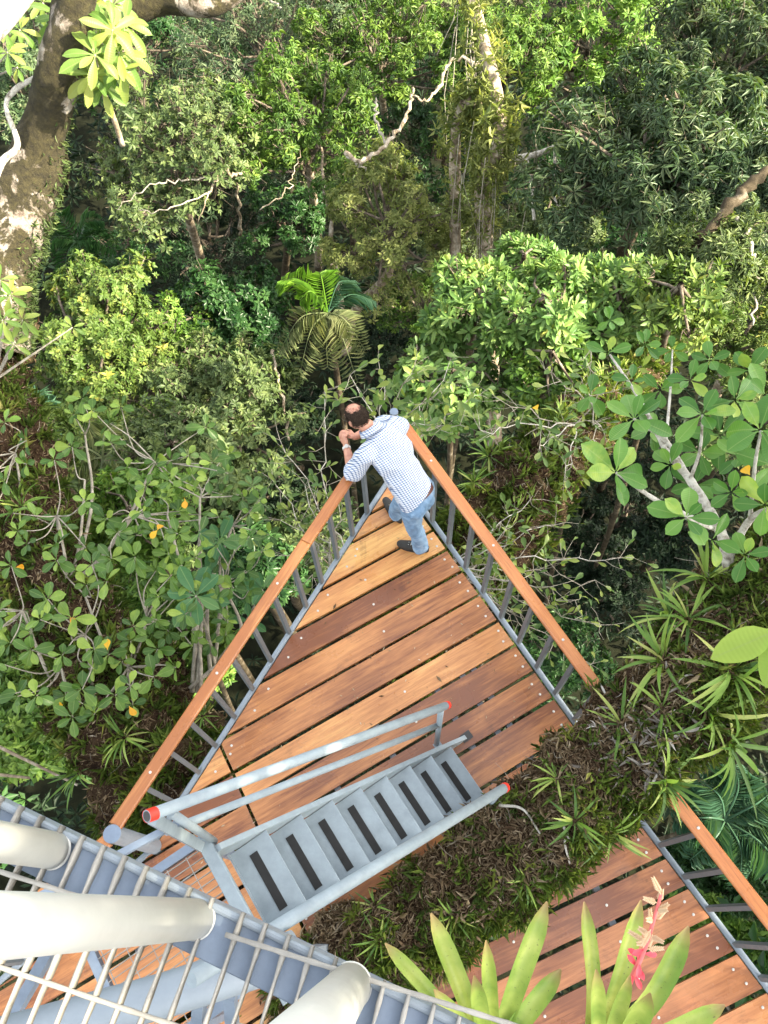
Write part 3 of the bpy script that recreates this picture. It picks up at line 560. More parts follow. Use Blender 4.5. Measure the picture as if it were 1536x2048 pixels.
# limb crossing over the deck corner (right)
tA, VA, FA, pA = limb('epiphyte_limb', 'broad soil and grass covered limb crossing between the two decks', 'tree limb',
    [(-1.9, -1.05, -.75, .34), (-.95, -.62, -.3, .33), (-.25, -.17, .1, .31), (.45, .26, .38, .32), (.98, .62, .62, .33), (1.42, .98, .95, .33), (1.85, 1.35, 1.2, .36), (2.3, 1.75, 1.4, .40), (3.0, 2.3, 1.7, .42), (4.2, 3.0, 2.0, .45)], M_SOIL, 3, .16)
dress(tA, VA, FA, 31, 60000, 46000, .08, keep=lambda c, n: np.where(np.abs((c[:, 0] * -.55 + c[:, 1] * .83) + .0) > -9, .25 + np.clip(-(n[:, 0] * -.55 + n[:, 1] * .83), 0, 1) * 2.2 + np.clip((c[:, 0] - 1.6) * 1.2, 0, 2), 1))
# lower left limb running under the left railing and out to the big mossy trunk
tB, VB, FB, pB = limb('mossy_tree', 'huge moss and lichen covered trunk leaning across the upper left', 'tree',
    [tuple(P(u, v, z)) + (r,) for u, v, z, r in ((165, -60, 2.6, .17), (142, 30, 2.3, .17), (120, 130, 1.9, .18), (92, 250, 1.3, .215), (50, 390, .75, .30), (0, 530, .3, .38), (-40, 680, -.1, .5))], M_MOSSY, 8, .09, 48, fq=2.4)
tBm, VBm, FBm, _ = limb('epiphyte_limb', 'brown rooty limb running beneath the left railing down from the mossy trunk', 'tree limb',
    [tuple(P(u, v, z)) + (r,) for u, v, z, r in ((-50, 640, -.2, .50), (-45, 780, -.6, .52), (10, 950, -.9, .5), (95, 1150, -1.1, .48), (215, 1370, -1.2, .52), (330, 1540, -1.2, .55), (450, 1720, -1.2, .5), (620, 1950, -1.3, .5), (760, 2200, -1.4, .6))], M_SOIL, 12, .2)
dress(tBm, VBm, FBm, 33, 32000, 16000, .13)
def moss_fringe(t, V, F, seed):
    rg = np.random.default_rng(seed); p, nr = surf_samples(rg, V, F, 1800, lambda c, n: np.clip(n[:, 0], 0, 1) ** 3 * np.clip(1.0 - (c[:, 2] - .2) * .5, 0.02, 1))
    d = norm(nr + rg.normal(size=nr.shape) * .6 - [0, 0, .3]); nn = norm(np.cross(d, rg.normal(size=d.shape))); l = rg.uniform(.02, .09, 1800)
    a = leaves(p, d, nn, l, l * .12, .4, .3); o = obj('moss', a[0], a[1], L_OLIVE, t, rnd=np.repeat(rg.beta(2, 3, 1800), a[2])); o['kind'] = 'stuff'
moss_fringe(tB, VB, FB, 34)
# second pale limb left of it and a horizontal limb at the top edge
for rows, lab, sd, m in (([tuple(P(-40, 440, 1.2)) + (.06,), tuple(P(0, 330, 1.3)) + (.035,), tuple(P(35, 290, 1.4)) + (.028,), tuple(P(12, 215, 1.5)) + (.022,), tuple(P(30, 180, 1.6)) + (.028,), tuple(P(70, 155, 1.7)) + (.02,)], 'thin white limb at the left edge beside the mossy trunk', 51, M_TWIGW),
                     ([tuple(P(-80, 90, 3.2)) + (.10,), tuple(P(-10, 45, 3.2)) + (.095,), tuple(P(40, -10, 3.2)) + (.09,), tuple(P(90, -80, 3.2)) + (.09,)], 'sunlit white limb in the top left corner', 52, M_TWIGW),
                     ([tuple(P(150, 40, 1.6)) + (.22,), tuple(P(230, 22, 1.7)) + (.19,), tuple(P(330, -10, 1.8)) + (.17,), tuple(P(430, 0, 1.8)) + (.13,), tuple(P(560, -90, 1.9)) + (.12,)], 'reddish lichened limb along the top edge right of the umbrella leaves', 53, M_MOSSY)):
    limb('tree_limb', lab, 'tree limb', rows, m, sd, .05, 20)
# dark limb running away to the upper right
tC, VC, FC, pC = limb('epiphyte_limb', 'brown fern draped limb running from the railing up toward the right trees', 'tree limb',
    [(-.3, 2.2, -1.7, .40), (.5, 3.2, -1.5, .42), (1.15, 4.0, -1.4, .42), (1.75, 4.75, -1.4, .36), (2.4, 5.6, -1.8, .30), (3.1, 6.6, -2.6, .26), (4.0, 8.0, -3.8, .24), (6, 11, -7, .3)], M_SOIL, 17, .2)
dress(tC, VC, FC, 35, 20000, 16000, .12)
# limb below the bottom edge that carries the bromeliads
tD, VD, FD, pD = limb('epiphyte_limb', 'thick mossy limb at the bottom edge carrying the bromeliads', 'tree limb',
    [(-.6, -1.6, 2.6, .16), (.2, -1.25, 2.85, .15), (.75, -1.08, 3.0, .14), (1.4, -1.0, 3.05, .13), (2.4, -1.2, 3.0, .12)], M_SOIL, 21, .08, 24)
dress(tD, VD, FD, 36, 700, 500, .08)

# ---------------------------------------------------------------- strap leaved tufts on the limbs
def blade_mesh(name, L, W, curl, mat_, n=6, point=.9, chan=.25, w0=.45, peak=.4):
    """one long blade: base at origin, along +Y, curling down; unit scale length L"""
    V = []; F = []
    for i in range(n + 1):
        t = i / n; a = curl * t; y = L * (math.sin(a) / curl if curl > 1e-3 else t); z = -L * ((1 - math.cos(a)) / curl if curl > 1e-3 else 0)
        if t < peak: ww = w0 + (1 - w0) * math.sin(t / peak * math.pi / 2)
        else: ww = max(.02, math.cos((t - peak) / (1 - peak) * math.pi / 2) ** point)
        ww *= W / 2
        V += [(-ww, y, z + ww * chan), (0, y, z), (ww, y, z + ww * chan)]
    for i in range(n):
        b = i * 3; F += [(b, b + 1, b + 4, b + 3), (b + 1, b + 2, b + 5, b + 4)]
    return mesh_data(name, V, F, mat_, smooth=True)
def oval_mesh(name, mat_, asp=.5, curl=.35, n=8, chan=.12, obov=.62, stalk=.08):
    """unit-length blade, widest at obov"""
    V = []; F = []
    for i in range(n + 1):
        t = i / n; a = curl * t; y = math.sin(a) / curl; z = -(1 - math.cos(a)) / curl
        if t < stalk: ww = .05
        else:
            s = (t - stalk) / (1 - stalk); q = s ** (math.log(.5) / math.log(obov)); ww = math.sin(math.pi * min(1, q)) ** .62 if q < 1 else .03
        ww = max(ww, .03) * asp / 2
        V += [(-ww, y, z + ww * chan * 2), (-ww * .5, y, z + ww * chan * .6), (0, y, z), (ww * .5, y, z + ww * chan * .6), (ww, y, z + ww * chan * 2)]
    for i in range(n):
        for k in range(4): b = i * 5 + k; F.append((b, b + 1, b + 6, b + 5))
    return mesh_data(name, V, F, mat_, smooth=True)
STRAPS = [blade_mesh('strap_leaf', 1, .085, c, L_STRAP) for c in (.5, .9, 1.4)]
def leafM(base, d, up, L, W=None):
    d = norm(np.asarray(d, float)); x = norm(np.cross(d, up)); z = np.cross(x, d); W = L if W is None else W
    return frame(x * W, d * L, z * L, base)
def tuft(label, base, n, L, seed, out=(0, 0, 1), spread=.9, W=1.0, grp='strap leaved tufts on the limbs', meshes=None, name='strap_leaf_tuft'):
    rg = np.random.default_rng(seed); base = np.asarray(base, float); t = thing(name, label, 'plant', base, grp); out = norm(np.asarray(out, float))
    for k in range(n):
        th = k * 2.39996 + rg.normal() * .3; ref = norm(np.cross(out, (.3, .2, .9))); r2 = np.cross(out, ref)
        rad = ref * math.cos(th) + r2 * math.sin(th); e = rg.uniform(.15, 1.15) / spread
        d = norm(rad * math.cos(e) + out * math.sin(e) + rg.normal(size=3) * .08); l = L * rg.uniform(.6, 1.15)
        mm = (meshes or STRAPS); inst('leaf', mm[rg.integers(len(mm))], leafM(base + rad * .015, d, out + rad * .01 + (0, 0, .2), l, l * W), t)
def on_limb(Vv, u, v, dz=0.0):
    """point of limb surface seen at photo pixel (u, v) (nearest upward vertex to the view ray)"""
    r = norm(ray(u, v)); q = Vv - [0, 0, CAMZ]; t = q @ r; d = np.linalg.norm(q - t[:, None] * r, axis=1)
    k = np.argsort(d)[:60]; k = k[d[k] < d[k[0]] + .06]; return Vv[k[t[k].argmin()]] + [0, 0, dz]
tl = [
 (VA, 1270, 1215, 14, .34, 'arching tuft at the upper left rim of the right limb', (-.5, .5, .6)), (VA, 1310, 1310, 16, .36, 'wide arching tuft just below the rim tuft beside the dark gap', (-.6, .2, .6)),
 (VA, 1380, 1230, 12, .30, 'tuft at the foot of the white barked stem', (-.2, .2, 1)), (VA, 1420, 1150, 12, .38, 'long leaved tuft behind the white barked stem', (0, .5, .8)),
 (VA, 1430, 1440, 10, .42, 'drooping tuft right of the grey litter heap', (.3, -.5, .6)), (VA, 1500, 1480, 10, .45, 'long hanging tuft at the right edge', (.5, -.6, .5)),
 (VA, 1230, 1430, 8, .30, 'upright tuft with a broken brown blade by the handrail end', (-.3, .2, 1)), (VA, 1160, 1640, 12, .26, 'tuft in the middle of the limb above a bleached twig', (0, -.3, 1)),
 (VA, 1250, 1680, 12, .28, 'tuft overhanging the second deck corner', (.3, -.6, .7)), (VA, 1100, 1560, 10, .2, 'small bright tuft near the end of the lower stair handrail', (-.4, .3, .9)),
 (VA, 740, 1800, 9, .18, 'small tuft beneath the stair handrail', (-.4, .3, .9)), (VA, 900, 1850, 10, .2, 'short tuft on the near slope above the bromeliad tips', (.2, -.5, .8)),
 (VA, 760, 1900, 9, .2, 'dark tuft next to the corner of the steel beam', (0, -.3, 1)), (VA, 1040, 1770, 9, .2, 'pale tuft on the near slope left of the second deck', (.2, -.5, .8)),
 (VC, 960, 860, 14, .34, 'arching tuft on the far limb right of the man', (0, .2, 1)), (VC, 940, 960, 12, .26, 'short tuft beside the right handrail near the man', (-.3, -.2, 1)),
 (VC, 1040, 1010, 12, .24, 'tuft on the far limb side facing the dark gap', (.5, -.3, .7)), (VC, 1120, 820, 12, .3, 'tuft on top of the far limb below the pointed leaved tree', (.1, .1, 1)),
 (VC, 1200, 730, 12, .3, 'tuft where the far limb meets the round leaved shrub', (.1, .2, 1)),
 (VBm, 250, 1480, 14, .3, 'dark tuft on the brown limb beside the left handrail', (-.3, 0, 1)), (VBm, 130, 1600, 14, .34, 'long tuft at the lower left edge above the steel beam', (-.4, -.3, .8)),
 (VBm, 100, 1240, 12, .28, 'tuft on the brown limb under the left shrub', (-.3, .2, 1)), (VBm, 420, 1400, 10, .24, 'tuft beneath the left railing balusters', (.2, .3, 1)),
 (VBm, 30, 1000, 12, .3, 'tuft at the left edge beside the shrub', (-.3, .2, 1)), (VA, 1350, 1560, 14, .34, 'green tuft hanging over the second handrail start', (.5, -.4, .7)),
 (VA, 1480, 1340, 12, .4, 'tuft among grey dead leaves at the right edge', (.2, -.2, 1)), (VA, 1330, 1400, 9, .26, 'tuft on the crest of the limb above the grey litter', (-.1, .1, 1))]
for k, (Vv, u, v, n, L, lab, out) in enumerate(tl): tuft('strap leaved ' + lab, on_limb(Vv, u, v), int(n * 1.5), L * .95, 300 + k, out, W=.85)
# fuzzy grass hanging at the left edge of the frame
# pale dead leaves and bleached twigs lying on the limb
DEAD = leaf_obj_mat('dead_grey_leaf', [(0, (.10, .085, .07)), (.5, (.26, .23, .20)), (1, (.45, .42, .38))], .8, .05, False)
dm = [blade_mesh('dead_leaf', 1, .15, c, DEAD, 5, chan=.9) for c in (.8, 1.6)]
rg = np.random.default_rng(77)
heap = thing('dead_leaf_heap', 'heap of grey curled dead leaves on the crest of the right limb', 'dead leaves', on_limb(VA, 1290, 1480), None)
for k in range(230):
    u, v = rg.normal((1285, 1490), (55, 62)); b = on_limb(VA, u, v, .01); d = norm(rg.normal(size=3) * [1, 1, .3])
    inst('leaf', dm[k % 2], leafM(b, d, rg.normal(size=3) * .5 + [0, 0, 1], rg.uniform(.05, .13), None), heap)
for path, lab in (([(990, 1625), (1030, 1630), (1075, 1657)], 'bleached white twig lying near the lower stair handrail'), ([(1105, 1655), (1118, 1680), (1112, 1700), (1150, 1735)], 'bent bleached twig lying in the middle of the limb')):
    q = [on_limb(VA, *p, .03) for p in path]; o = MB().tube(smooth_path(q, 12), np.linspace(.011, .006, 12), 6).obj('fallen_twig', M_TWIGW, smooth=True); tag(o, lab, 'twig', 'bleached twigs on the limb')

# ================================================================ DECKS
def clip(poly, nrm, off, keep_ge=True):
    out = []; s = 1 if keep_ge else -1
    for i in range(len(poly)):
        a, b = poly[i], poly[(i + 1) % len(poly)]; da = s * (a @ nrm - off); db = s * (b @ nrm - off)
        if da >= 0: out.append(a)
        if (da >= 0) != (db >= 0): out.append(a + (b - a) * da / (da - db))
    return out
BOLT = None
def bolt_mesh():
    V = []; F = []; n = 10
    for r, z in ((.010, 0), (.010, .003), (.007, .0055)):
        V += [(r * math.cos(2 * math.pi * k / n), r * math.sin(2 * math.pi * k / n), z) for k in range(n)]
    for i in range(2):
        for k in range(n): F.append((i * n + k, i * n + (k + 1) % n, (i + 1) * n + (k + 1) % n, (i + 1) * n + k))
    F.append(tuple(range(2 * n, 3 * n))); return mesh_data('bolt', V, F, M_BOLT, smooth=False)
BOLT = bolt_mesh()
def planks(t, poly, ang, offs, m, seed, split=None, joists=()):
    rg = np.random.default_rng(seed); dr = arr(math.cos(ang), math.sin(ang)); nr = arr(-dr[1], dr[0]); ctr = np.mean(poly, 0)
    if np.cross(poly[1] - poly[0], poly[2] - poly[1]) < 0: poly = poly[::-1]
    for a, b in zip(offs[:-1], offs[1:]):
        lo, hi = min(a, b) + .010 + rg.uniform(0, .009), max(a, b) - .010 - rg.uniform(0, .009)
        pc = clip(clip(list(poly), nr, lo), nr, hi, False)
        if len(pc) < 3: continue
        pieces = [pc]
        if split is not None:
            sn, so_ = split; pieces = [clip(pc, sn, so_ + .012), clip(pc, sn, so_ - .012, False)]
        for q in pieces:
            if len(q) < 3: continue
            q = np.array(q); area = sum(np.cross(q[i], q[(i + 1) % len(q)]) for i in range(len(q))) / 2
            if area < 0: q = q[::-1]; area = -area
            if area < .004: continue
            c = q.mean(0); dz = rg.uniform(-.002, .002); n = len(q); z0 = -.038
            ins = np.array([p + norm(c - p) * .006 for p in q]); wob = rg.normal(size=(n,)) * .001
            V = [(p[0], p[1], z0) for p in q] + [(p[0], p[1], dz - .004 + w_) for p, w_ in zip(q, wob)] + [(p[0], p[1], dz + w_) for p, w_ in zip(ins, wob)]
            F = [tuple(range(n))[::-1], tuple(range(2 * n, 3 * n))]
            for r in range(2):
                for i in range(n): j = (i + 1) % n; F.append((r * n + i, r * n + j, r * n + n + j, r * n + n + i))
            pl = obj('plank', V, F, m, t, org=(c[0], c[1], 0))
            s = q @ dr; nn_ = q @ nr; w_ = nn_.max() - nn_.min()
            for jn, jo in joists:          # bolts where joists cross
                for f in ((.28, .72) if jo == joists[0][1] or jo == joists[1][1] else (.5,)) if w_ > .15 else (.5,):
                    o_ = nn_.min() + w_ * f; A = np.array([dr, nr]);
                    # point on plank line nn=o_ with jn.x = jo
                    sol = np.linalg.solve(np.array([nr, jn]), [o_, jo]) + dr * rg.normal() * .008
                    inside = all(np.cross(q[(i + 1) % n] - q[i], sol - q[i]) > .018 * np.linalg.norm(q[(i + 1) % n] - q[i]) for i in range(n))
                    if inside and rg.random() < .93: inst('bolt', BOLT, Matrix.Translation((sol[0], sol[1], dz)), pl)
def line(p, d): # normal form of line through p with direction d
    d = norm(arr(*d)); n = arr(-d[1], d[0]); return n, n @ arr(*p)
LA, LB = arr(-.085, 3.685), arr(-1.917, .51)          # left edge
RA, RB = arr(-.055, 3.685), arr(1.60, .965)          # right edge
deck = thing('timber_deck', 'triangular red brown plank deck with the man at its tip', 'deck', (0, 1.5, 0))
ld = norm(LB - LA); rd = norm(RB - RA)
poly = np.array([arr(-.07, 3.66), LA + ld * .08, LB, arr(-2.50, -.12), arr(-3.6, -.9), arr(-2.4, -1.9), arr(-1.0, -.75), arr(-.2, -.2), arr(.5, .25), arr(1.05, .65), RB])[::-1]
offs = [3.3, 3.022, 2.856, 2.59, 2.368, 2.13, 1.866, 1.592, 1.339, 1.073, .812, .509, .255, 0, -.25, -.5, -.75, -1.0, -1.25, -1.5, -1.75]
j1 = norm(arr(.343, -.619)); js = arr(-j1[1], j1[0])
joists = [line(LA + arr(.07, -.04) * 1.0, ld), line(RA + arr(-.06, -.04), rd), line((-.25, 2.4), (-.35, 1)), line((-1.25, .93), (.343, -.619))]
jn = [(l[0], l[1]) for l in joists]
spl = line((-1.489, 1.261), (.343, -.619))
# the joint line only runs from the left edge inwards: split planks on the lower-left
planks(deck, poly, RAD(29.8), [o for o in offs if o >= 1.85], M_PLANK, 1, None, jn)
planks(deck, poly, RAD(29.8), [o for o in offs if o <= 1.87], M_PLANK, 2, spl, jn)
mb = MB()
def clipseg(a, d, z, wid=.05, th=.07):
    n0 = 60; P0 = [a + d * s for s in np.linspace(-4, 4, 400)]
    pp = poly
    def ins(p):
        c_ = [np.cross(norm(pp[(i + 1) % len(pp)] - pp[i]), p - pp[i]) for i in range(len(pp))]
        return all(x > .03 for x in c_) or all(x < -.03 for x in c_)
    ok = [p for p in P0 if ins(p)]
    if len(ok) > 3: MB_J.bar((*ok[0], z), (*ok[-1], z), wid, th)
MB_J = MB()
cx_ = norm(arr(-.5, .866))
for p0 in ((-1.25, .93), (-.9, 1.55), (-.35, 1.6), (.15, 1.9), (.6, 1.6), (-1.5, .0), (.9, 1.3), (-1.9, -.3)):
    clipseg(arr(*p0), cx_, -.079)
MB_J.obj('joists', M_STEELD if False else M_STEEL, deck)
# deck edge pipes and railings
H = .93
def rail_thing(label, cat_='railing'): return thing('deck_railing', label, cat_, (0, 2, 0))
rlL = thing('deck_railing', 'left railing of the triangular deck, orange wooden handrail on grey balusters', 'railing', (LA[0], LA[1], 0), 'deck railings')
rlR = thing('deck_railing', 'right railing of the triangular deck, reddish wooden handrail ending at the overgrown limb', 'railing', (RA[0], RA[1], 0), 'deck railings')
rlS = thing('deck_railing', 'railing of the second deck in the lower right corner', 'railing', (1.76, .65, 0), 'deck railings')
def pipe(parent, a, b, r=.024, z=-.012, name='edge_pipe', m=M_STEEL): return MB().tube([(*a, z), (*b, z)], [r], 14).obj(name, m, parent, smooth=True)
def v3(p, z): return arr(p[0], p[1], z)
def balusters(parent, a, pts, off=0.0):
    me = None
    d = norm(a); n = arr(-d[1], d[0])
    for p in pts:
        b = MB().box((0, 0, H / 2), v3(d * .017, 0), v3(n * .017, 0), (0, 0, H / 2), 0) if me is None else None
        if me is None: me = mesh_data('baluster', np.array(b.V), b.F, M_STEELD)
        inst('baluster', me, Matrix.Translation((p[0], p[1], .012)), parent)
def onL(q): return LA + ld * ((q - LA) @ ld)
def onR(q): return RA + rd * ((q - RA) @ rd)
Lb = [(743, 1029.5), (712.5, 1074), (683.2, 1121), (652.7, 1170), (619, 1217), (587, 1271), (550, 1327), (512.3, 1382.7), (477.6, 1439.9), (440, 1497.5), (405.5, 1550), (352, 1606)]
Rb = [(856.6, 1046), (888.3, 1092.8), (920.7, 1142), (953.8, 1192), (989, 1243), (1024, 1293), (1061.5, 1343), (1100.8, 1393), (1141, 1445)]
nL = arr(ld[1], -ld[0]); nL = nL if nL @ arr(-1, 0) > 0 else -nL
nR = arr(rd[1], -rd[0]); nR = nR if nR @ arr(1, 0) > 0 else -nR
pipe(rlL, LA + nL * .03, LB + nL * .03); pipe(rlR, RA + nR * .03, RA + rd * 3.35 + nR * .03)
balusters(rlL, ld, [onL(P(*q)[:2]) + nL * .03 for q in Lb]); balusters(rlR, rd, [onR(P(*q)[:2]) + nR * .03 for q in Rb] + [RA + rd * s for s in (2.84, 3.1)])
def handrail(parent, segs, m, wid=.088, th=.042, bolts=True):
    for a, b in segs:
        d = norm(b - a); a_, b_ = v3(a, H + th / 2 + .012), v3(b, H + th / 2 + .012)
        o = MB().bar(a_ + v3(d * .001, 0), b_ - v3(d * .001, 0), wid, th, bev=.008).obj('handrail', m, parent, org=(a_ + b_) / 2)
        L = np.linalg.norm(b - a); k = max(1, int(L / .75))
        for i in range(k): s = a_ + (b_ - a_) * ((i + .5) / k); inst('bolt', BOLT, Matrix.Translation(tuple(s + [0, 0, th / 2])), o)
tipL = LA + nL * .03; tipR = RA + nR * .03
handrail(rlL, [(tipL + ld * .05, tipL + ld * 1.28), (tipL + ld * 1.28, LB + nL * .03 - ld * .04)], M_RAILL)
handrail(rlR, [(tipR + rd * .05, tipR + rd * 2.66), (tipR + rd * 2.66, tipR + rd * 3.2)], M_RAILR)
# apex post and corner post (round caps)
def round_post(parent, p, r, ztop, z0=-.1, m=M_STEEL, name='post'):
    o = MB().tube([(*p, z0), (*p, ztop)], [r], 24).obj(name, m, parent, org=(*p, z0))
    MB().tube([(*p, ztop), (*p, ztop + .004), (*p, ztop + .006)], [r * 1.03, r * 1.03, r * .96], 24).obj('cap', M_BEAM, o); return o
round_post(rlL, arr(-.07, 3.745), .034, 1.0)
round_post(rlL, LB + arr(-.01, .0), .057, .99)
# railing continuing past the corner post to the lower left
c2 = arr(-2.46, .03); d2 = norm(c2 - LB)
handrail(rlL, [(LB + d2 * .05, LB + d2 * 1.9)], M_RAILL); pipe(rlL, LB, LB + d2 * 1.9)
balusters(rlL, d2, [LB + d2 * s for s in (.35, .62, .89, 1.16)])
# big steel post foot ring
# second deck
S0, S1 = arr(1.762, .652), arr(2.493, -.460); sd_ = norm(S1 - S0)
deck2 = thing('timber_deck', 'second plank deck in the lower right corner beyond the overgrown limb', 'deck', (1.6, -.6, 0))
poly = np.array([S0 - sd_ * .5, S0 + sd_ * 3.2, S0 + sd_ * 3.2 + arr(-2.6, -1.0), arr(-.1, -1.7), arr(-.2, -.7), arr(.35, -.12), arr(.95, .30)])[::-1]
o2 = [.30, -.08, -.34, -.58, -.825, -1.07, -1.35, -1.60, -1.85, -2.1, -2.4]
planks(deck2, poly, RAD(22.5), o2, M_PLANK2, 3, None, [line(S0 + arr(-.07, -.05), sd_), line((.9, -.5), (.4, -1)), line((1.6, -.3), (.4, -1))])
MB_J = MB()
for p0 in ((.9, -.5), (1.6, -.3), (.35, -.6)): clipseg(arr(*p0), norm(arr(-.4, 1)), -.079)
MB_J.obj('joists', M_STEEL, deck2)
nS = arr(-sd_[1], sd_[0]); nS = nS if nS[0] > 0 else -nS
pipe(rlS, S0 - sd_ * .35 + nS * .03, S0 + sd_ * 3.2 + nS * .03)
Sb = [(1320.5, 1689), (1358.6, 1760), (1402, 1828), (1454, 1901), (1505, 1968), (1555, 2045)]
balusters(rlS, sd_, [S0 + sd_ * ((P(*q)[:2] - S0) @ sd_) + nS * .03 for q in Sb])
handrail(rlS, [(S0 + nS * .03 - sd_ * .25, S0 + nS * .03 + sd_ * 3.0)], M_RAILR)

# ================================================================ STAIR
SE = arr(math.cos(RAD(33.8)), math.sin(RAD(33.8))); ST = arr(-SE[1], SE[0]); SO = arr(.366, .947)
def S(s, t, z): p = SO + SE * s + ST * t; return arr(p[0], p[1], z)
e3, t3 = v3(SE, 0), v3(ST, 0)
stair = thing('steel_stair', 'steep grey steel stair with black grip strips leading down to the triangular deck', 'stair', S(.3, 0, 0))
for k in range(8):
    s = -.192 * k; z = .235 * (k + 1)
    c = S(s, 0, z)
    o = MB().box(c + [0, 0, -.006], e3 * .118, t3 * .222, (0, 0, .006), .002).box(c - e3 * .113 + [0, 0, .022], e3 * .004, t3 * .222, (0, 0, .018)).obj('step', M_STAIR, stair, org=c)
    MB().box(c + [0, 0, .0015] + e3 * .0 - t3 * .005, e3 * .024, t3 * .163, (0, 0, .0015)).obj('grip_strip', M_BLACK, o)
dirS = norm(v3(SE, -1.224)); upS = np.cross(dirS, t3) if np.cross(dirS, t3)[2] > 0 else -np.cross(dirS, t3)
for sg in (1, -1):
    a, b = S(-1.50, sg * .243, 2.05), S(.30, sg * .243, -.13 if sg > 0 else -.10)
    a = S(-1.50, sg * .243, 2.10); b = S(.235, sg * .243, -.02)
    MB().bar(a, b, .034, .15, up=upS, bev=.003).obj('stringer', M_STAIR, stair, org=a)
# thin dark slab painting the shade of a notch at the left stringer
MB().box(S(.30, .245, .0035), e3 * .045, t3 * .034, (0, 0, .002)).obj('notch_shade', M_HOLLOW_SHADE, stair)
def pipe3(parent, pts, r, m=M_STAIR, name='handrail', n=16): return MB().tube(np.array(pts), [r], n).obj(name, m, parent, smooth=False, org=pts[0])
def shade_smooth(o):
    o.data.polygons.foreach_set('use_smooth', [len(p.vertices) == 4 for p in o.data.polygons])
for sg, tt in ((1, .325), (-1, -.30)):
    zl = 1.26; s0 = .098; up_s = -1.50; zu = zl + (s0 - up_s) * 1.19
    if sg < 0: zl = 1.24; up_s = -1.6; zu = zl + (s0 - up_s) * 1.19
    a, b = S(s0, tt, zl), S(up_s, tt, zu); dd = norm(b - a)
    h = pipe3(stair, [a, b], .026 if sg > 0 else .03); shade_smooth(h)
    o = MB().tube([a - dd * .022, a - dd * .02, a + dd * .008], [.022, .0272, .0272] if sg > 0 else [.025, .0315, .0315], 16).obj('red_cap', M_RED, stair)
    if sg > 0:
        MB().tube([b - dd * .045, b + dd * .002], [.0272, .0272], 20, False).obj('red_ring', M_RED, stair)
        MB().tube([b + dd * .001, b + dd * .0015], [.021, .021], 16).obj('tube_end_shade', M_HOLLOW_SHADE, stair)  # dark disc on the closed end paints the shade of a hollow tube
        m0, m1 = S(.055, tt - .005, .80), S(-1.55, tt + .02, .80 + 1.60 * 1.16); shade_smooth(pipe3(stair, [m0, m1], .020, name='mid_rail'))
    shade_smooth(pipe3(stair, [S(.055, tt - .01 * sg, .12 if sg > 0 else .1), S(.055, tt, zl - .0)], .021, name='rail_post'))
    MB().box(S(.055, tt - .035 * sg, .13), e3 * .03, t3 * .035, (0, 0, .008)).obj('bracket', M_STAIR, stair)
    shade_smooth(pipe3(stair, [S(-1.47, .30 * sg, 2.05), S(-1.44, tt, 3.0)], .021, name='rail_post'))
# landing: header bar, frame, open grating
land = thing('stair_landing', 'small landing of fine steel grating at the head of the stair', 'landing', S(-1.9, 0, 2.1))
MB().bar(S(-1.505, .33, 2.105), S(-1.50, -.55, 2.105), .07, .06, bev=.004).obj('header_bar', M_STAIR, land)
MB().bar(S(-1.5, .33, 2.09), S(-2.22, .33, 2.09), .045, .06).obj('frame_bar', M_BEAM, land)
MB().bar(S(-2.22, .33, 2.09), S(-2.22, -.38, 2.09), .045, .06).obj('frame_bar', M_BEAM, land)
MB().bar(S(-1.5, -.38, 2.09), S(-2.22, -.38, 2.09), .05, .06).obj('frame_bar', M_BEAM, land)
gm = MB().box((0, 0, 0), e3 * .34, t3 * .0018, (0, 0, .010)); gmesh = mesh_data('bearing_bar', np.array(gm.V), gm.F, M_GALV)
for k in range(17): inst('bearing_bar', gmesh, Matrix.Translation(tuple(S(-1.87, .29 - .040 * k, 2.105))), land)
gr = MB().tube([-t3 * .33, t3 * .33], [.0026], 5); rmesh = mesh_data('cross_rod', np.array(gr.V), gr.F, M_GALV)
for k in range(6): inst('cross_rod', rmesh, Matrix.Translation(tuple(S(-1.62 - .11 * k, -.03, 2.115))), land)
# landing corner posts down to the deck, pale braces
for s_, t_ in ((-1.53, .32), (-2.2, -.36)): MB().bar(S(s_, t_, 2.05), S(s_, t_, 0), .045, .045).obj('post', M_BEAM, land)
MB().bar(S(-1.46, .33, 2.72), S(-2.4, .33, 3.2), .03, .03).obj('brace', M_BEAM, land)
MB().bar(S(-1.53, .30, 2.06), S(-1.50, .325, 3.06), .036, .05).obj('post', M_STAIR, land)

# ================================================================ UPPER PLATFORM (where the photograph was taken)
ZU = 5.0
up = thing('steel_platform', 'upper open grating platform of blue grey steel in the lower left corner', 'platform', (-.4, 0, ZU - .3))
B0 = P(0, 1604, ZU); B1 = P(930, 2052, ZU); bd = norm(B1 - B0); bn = np.cross((0, 0, 1), bd); bn = bn if bn[1] < 0 else -bn   # bn points inwards
A0 = B0 - bd * .6; A1 = B1 + bd * .8
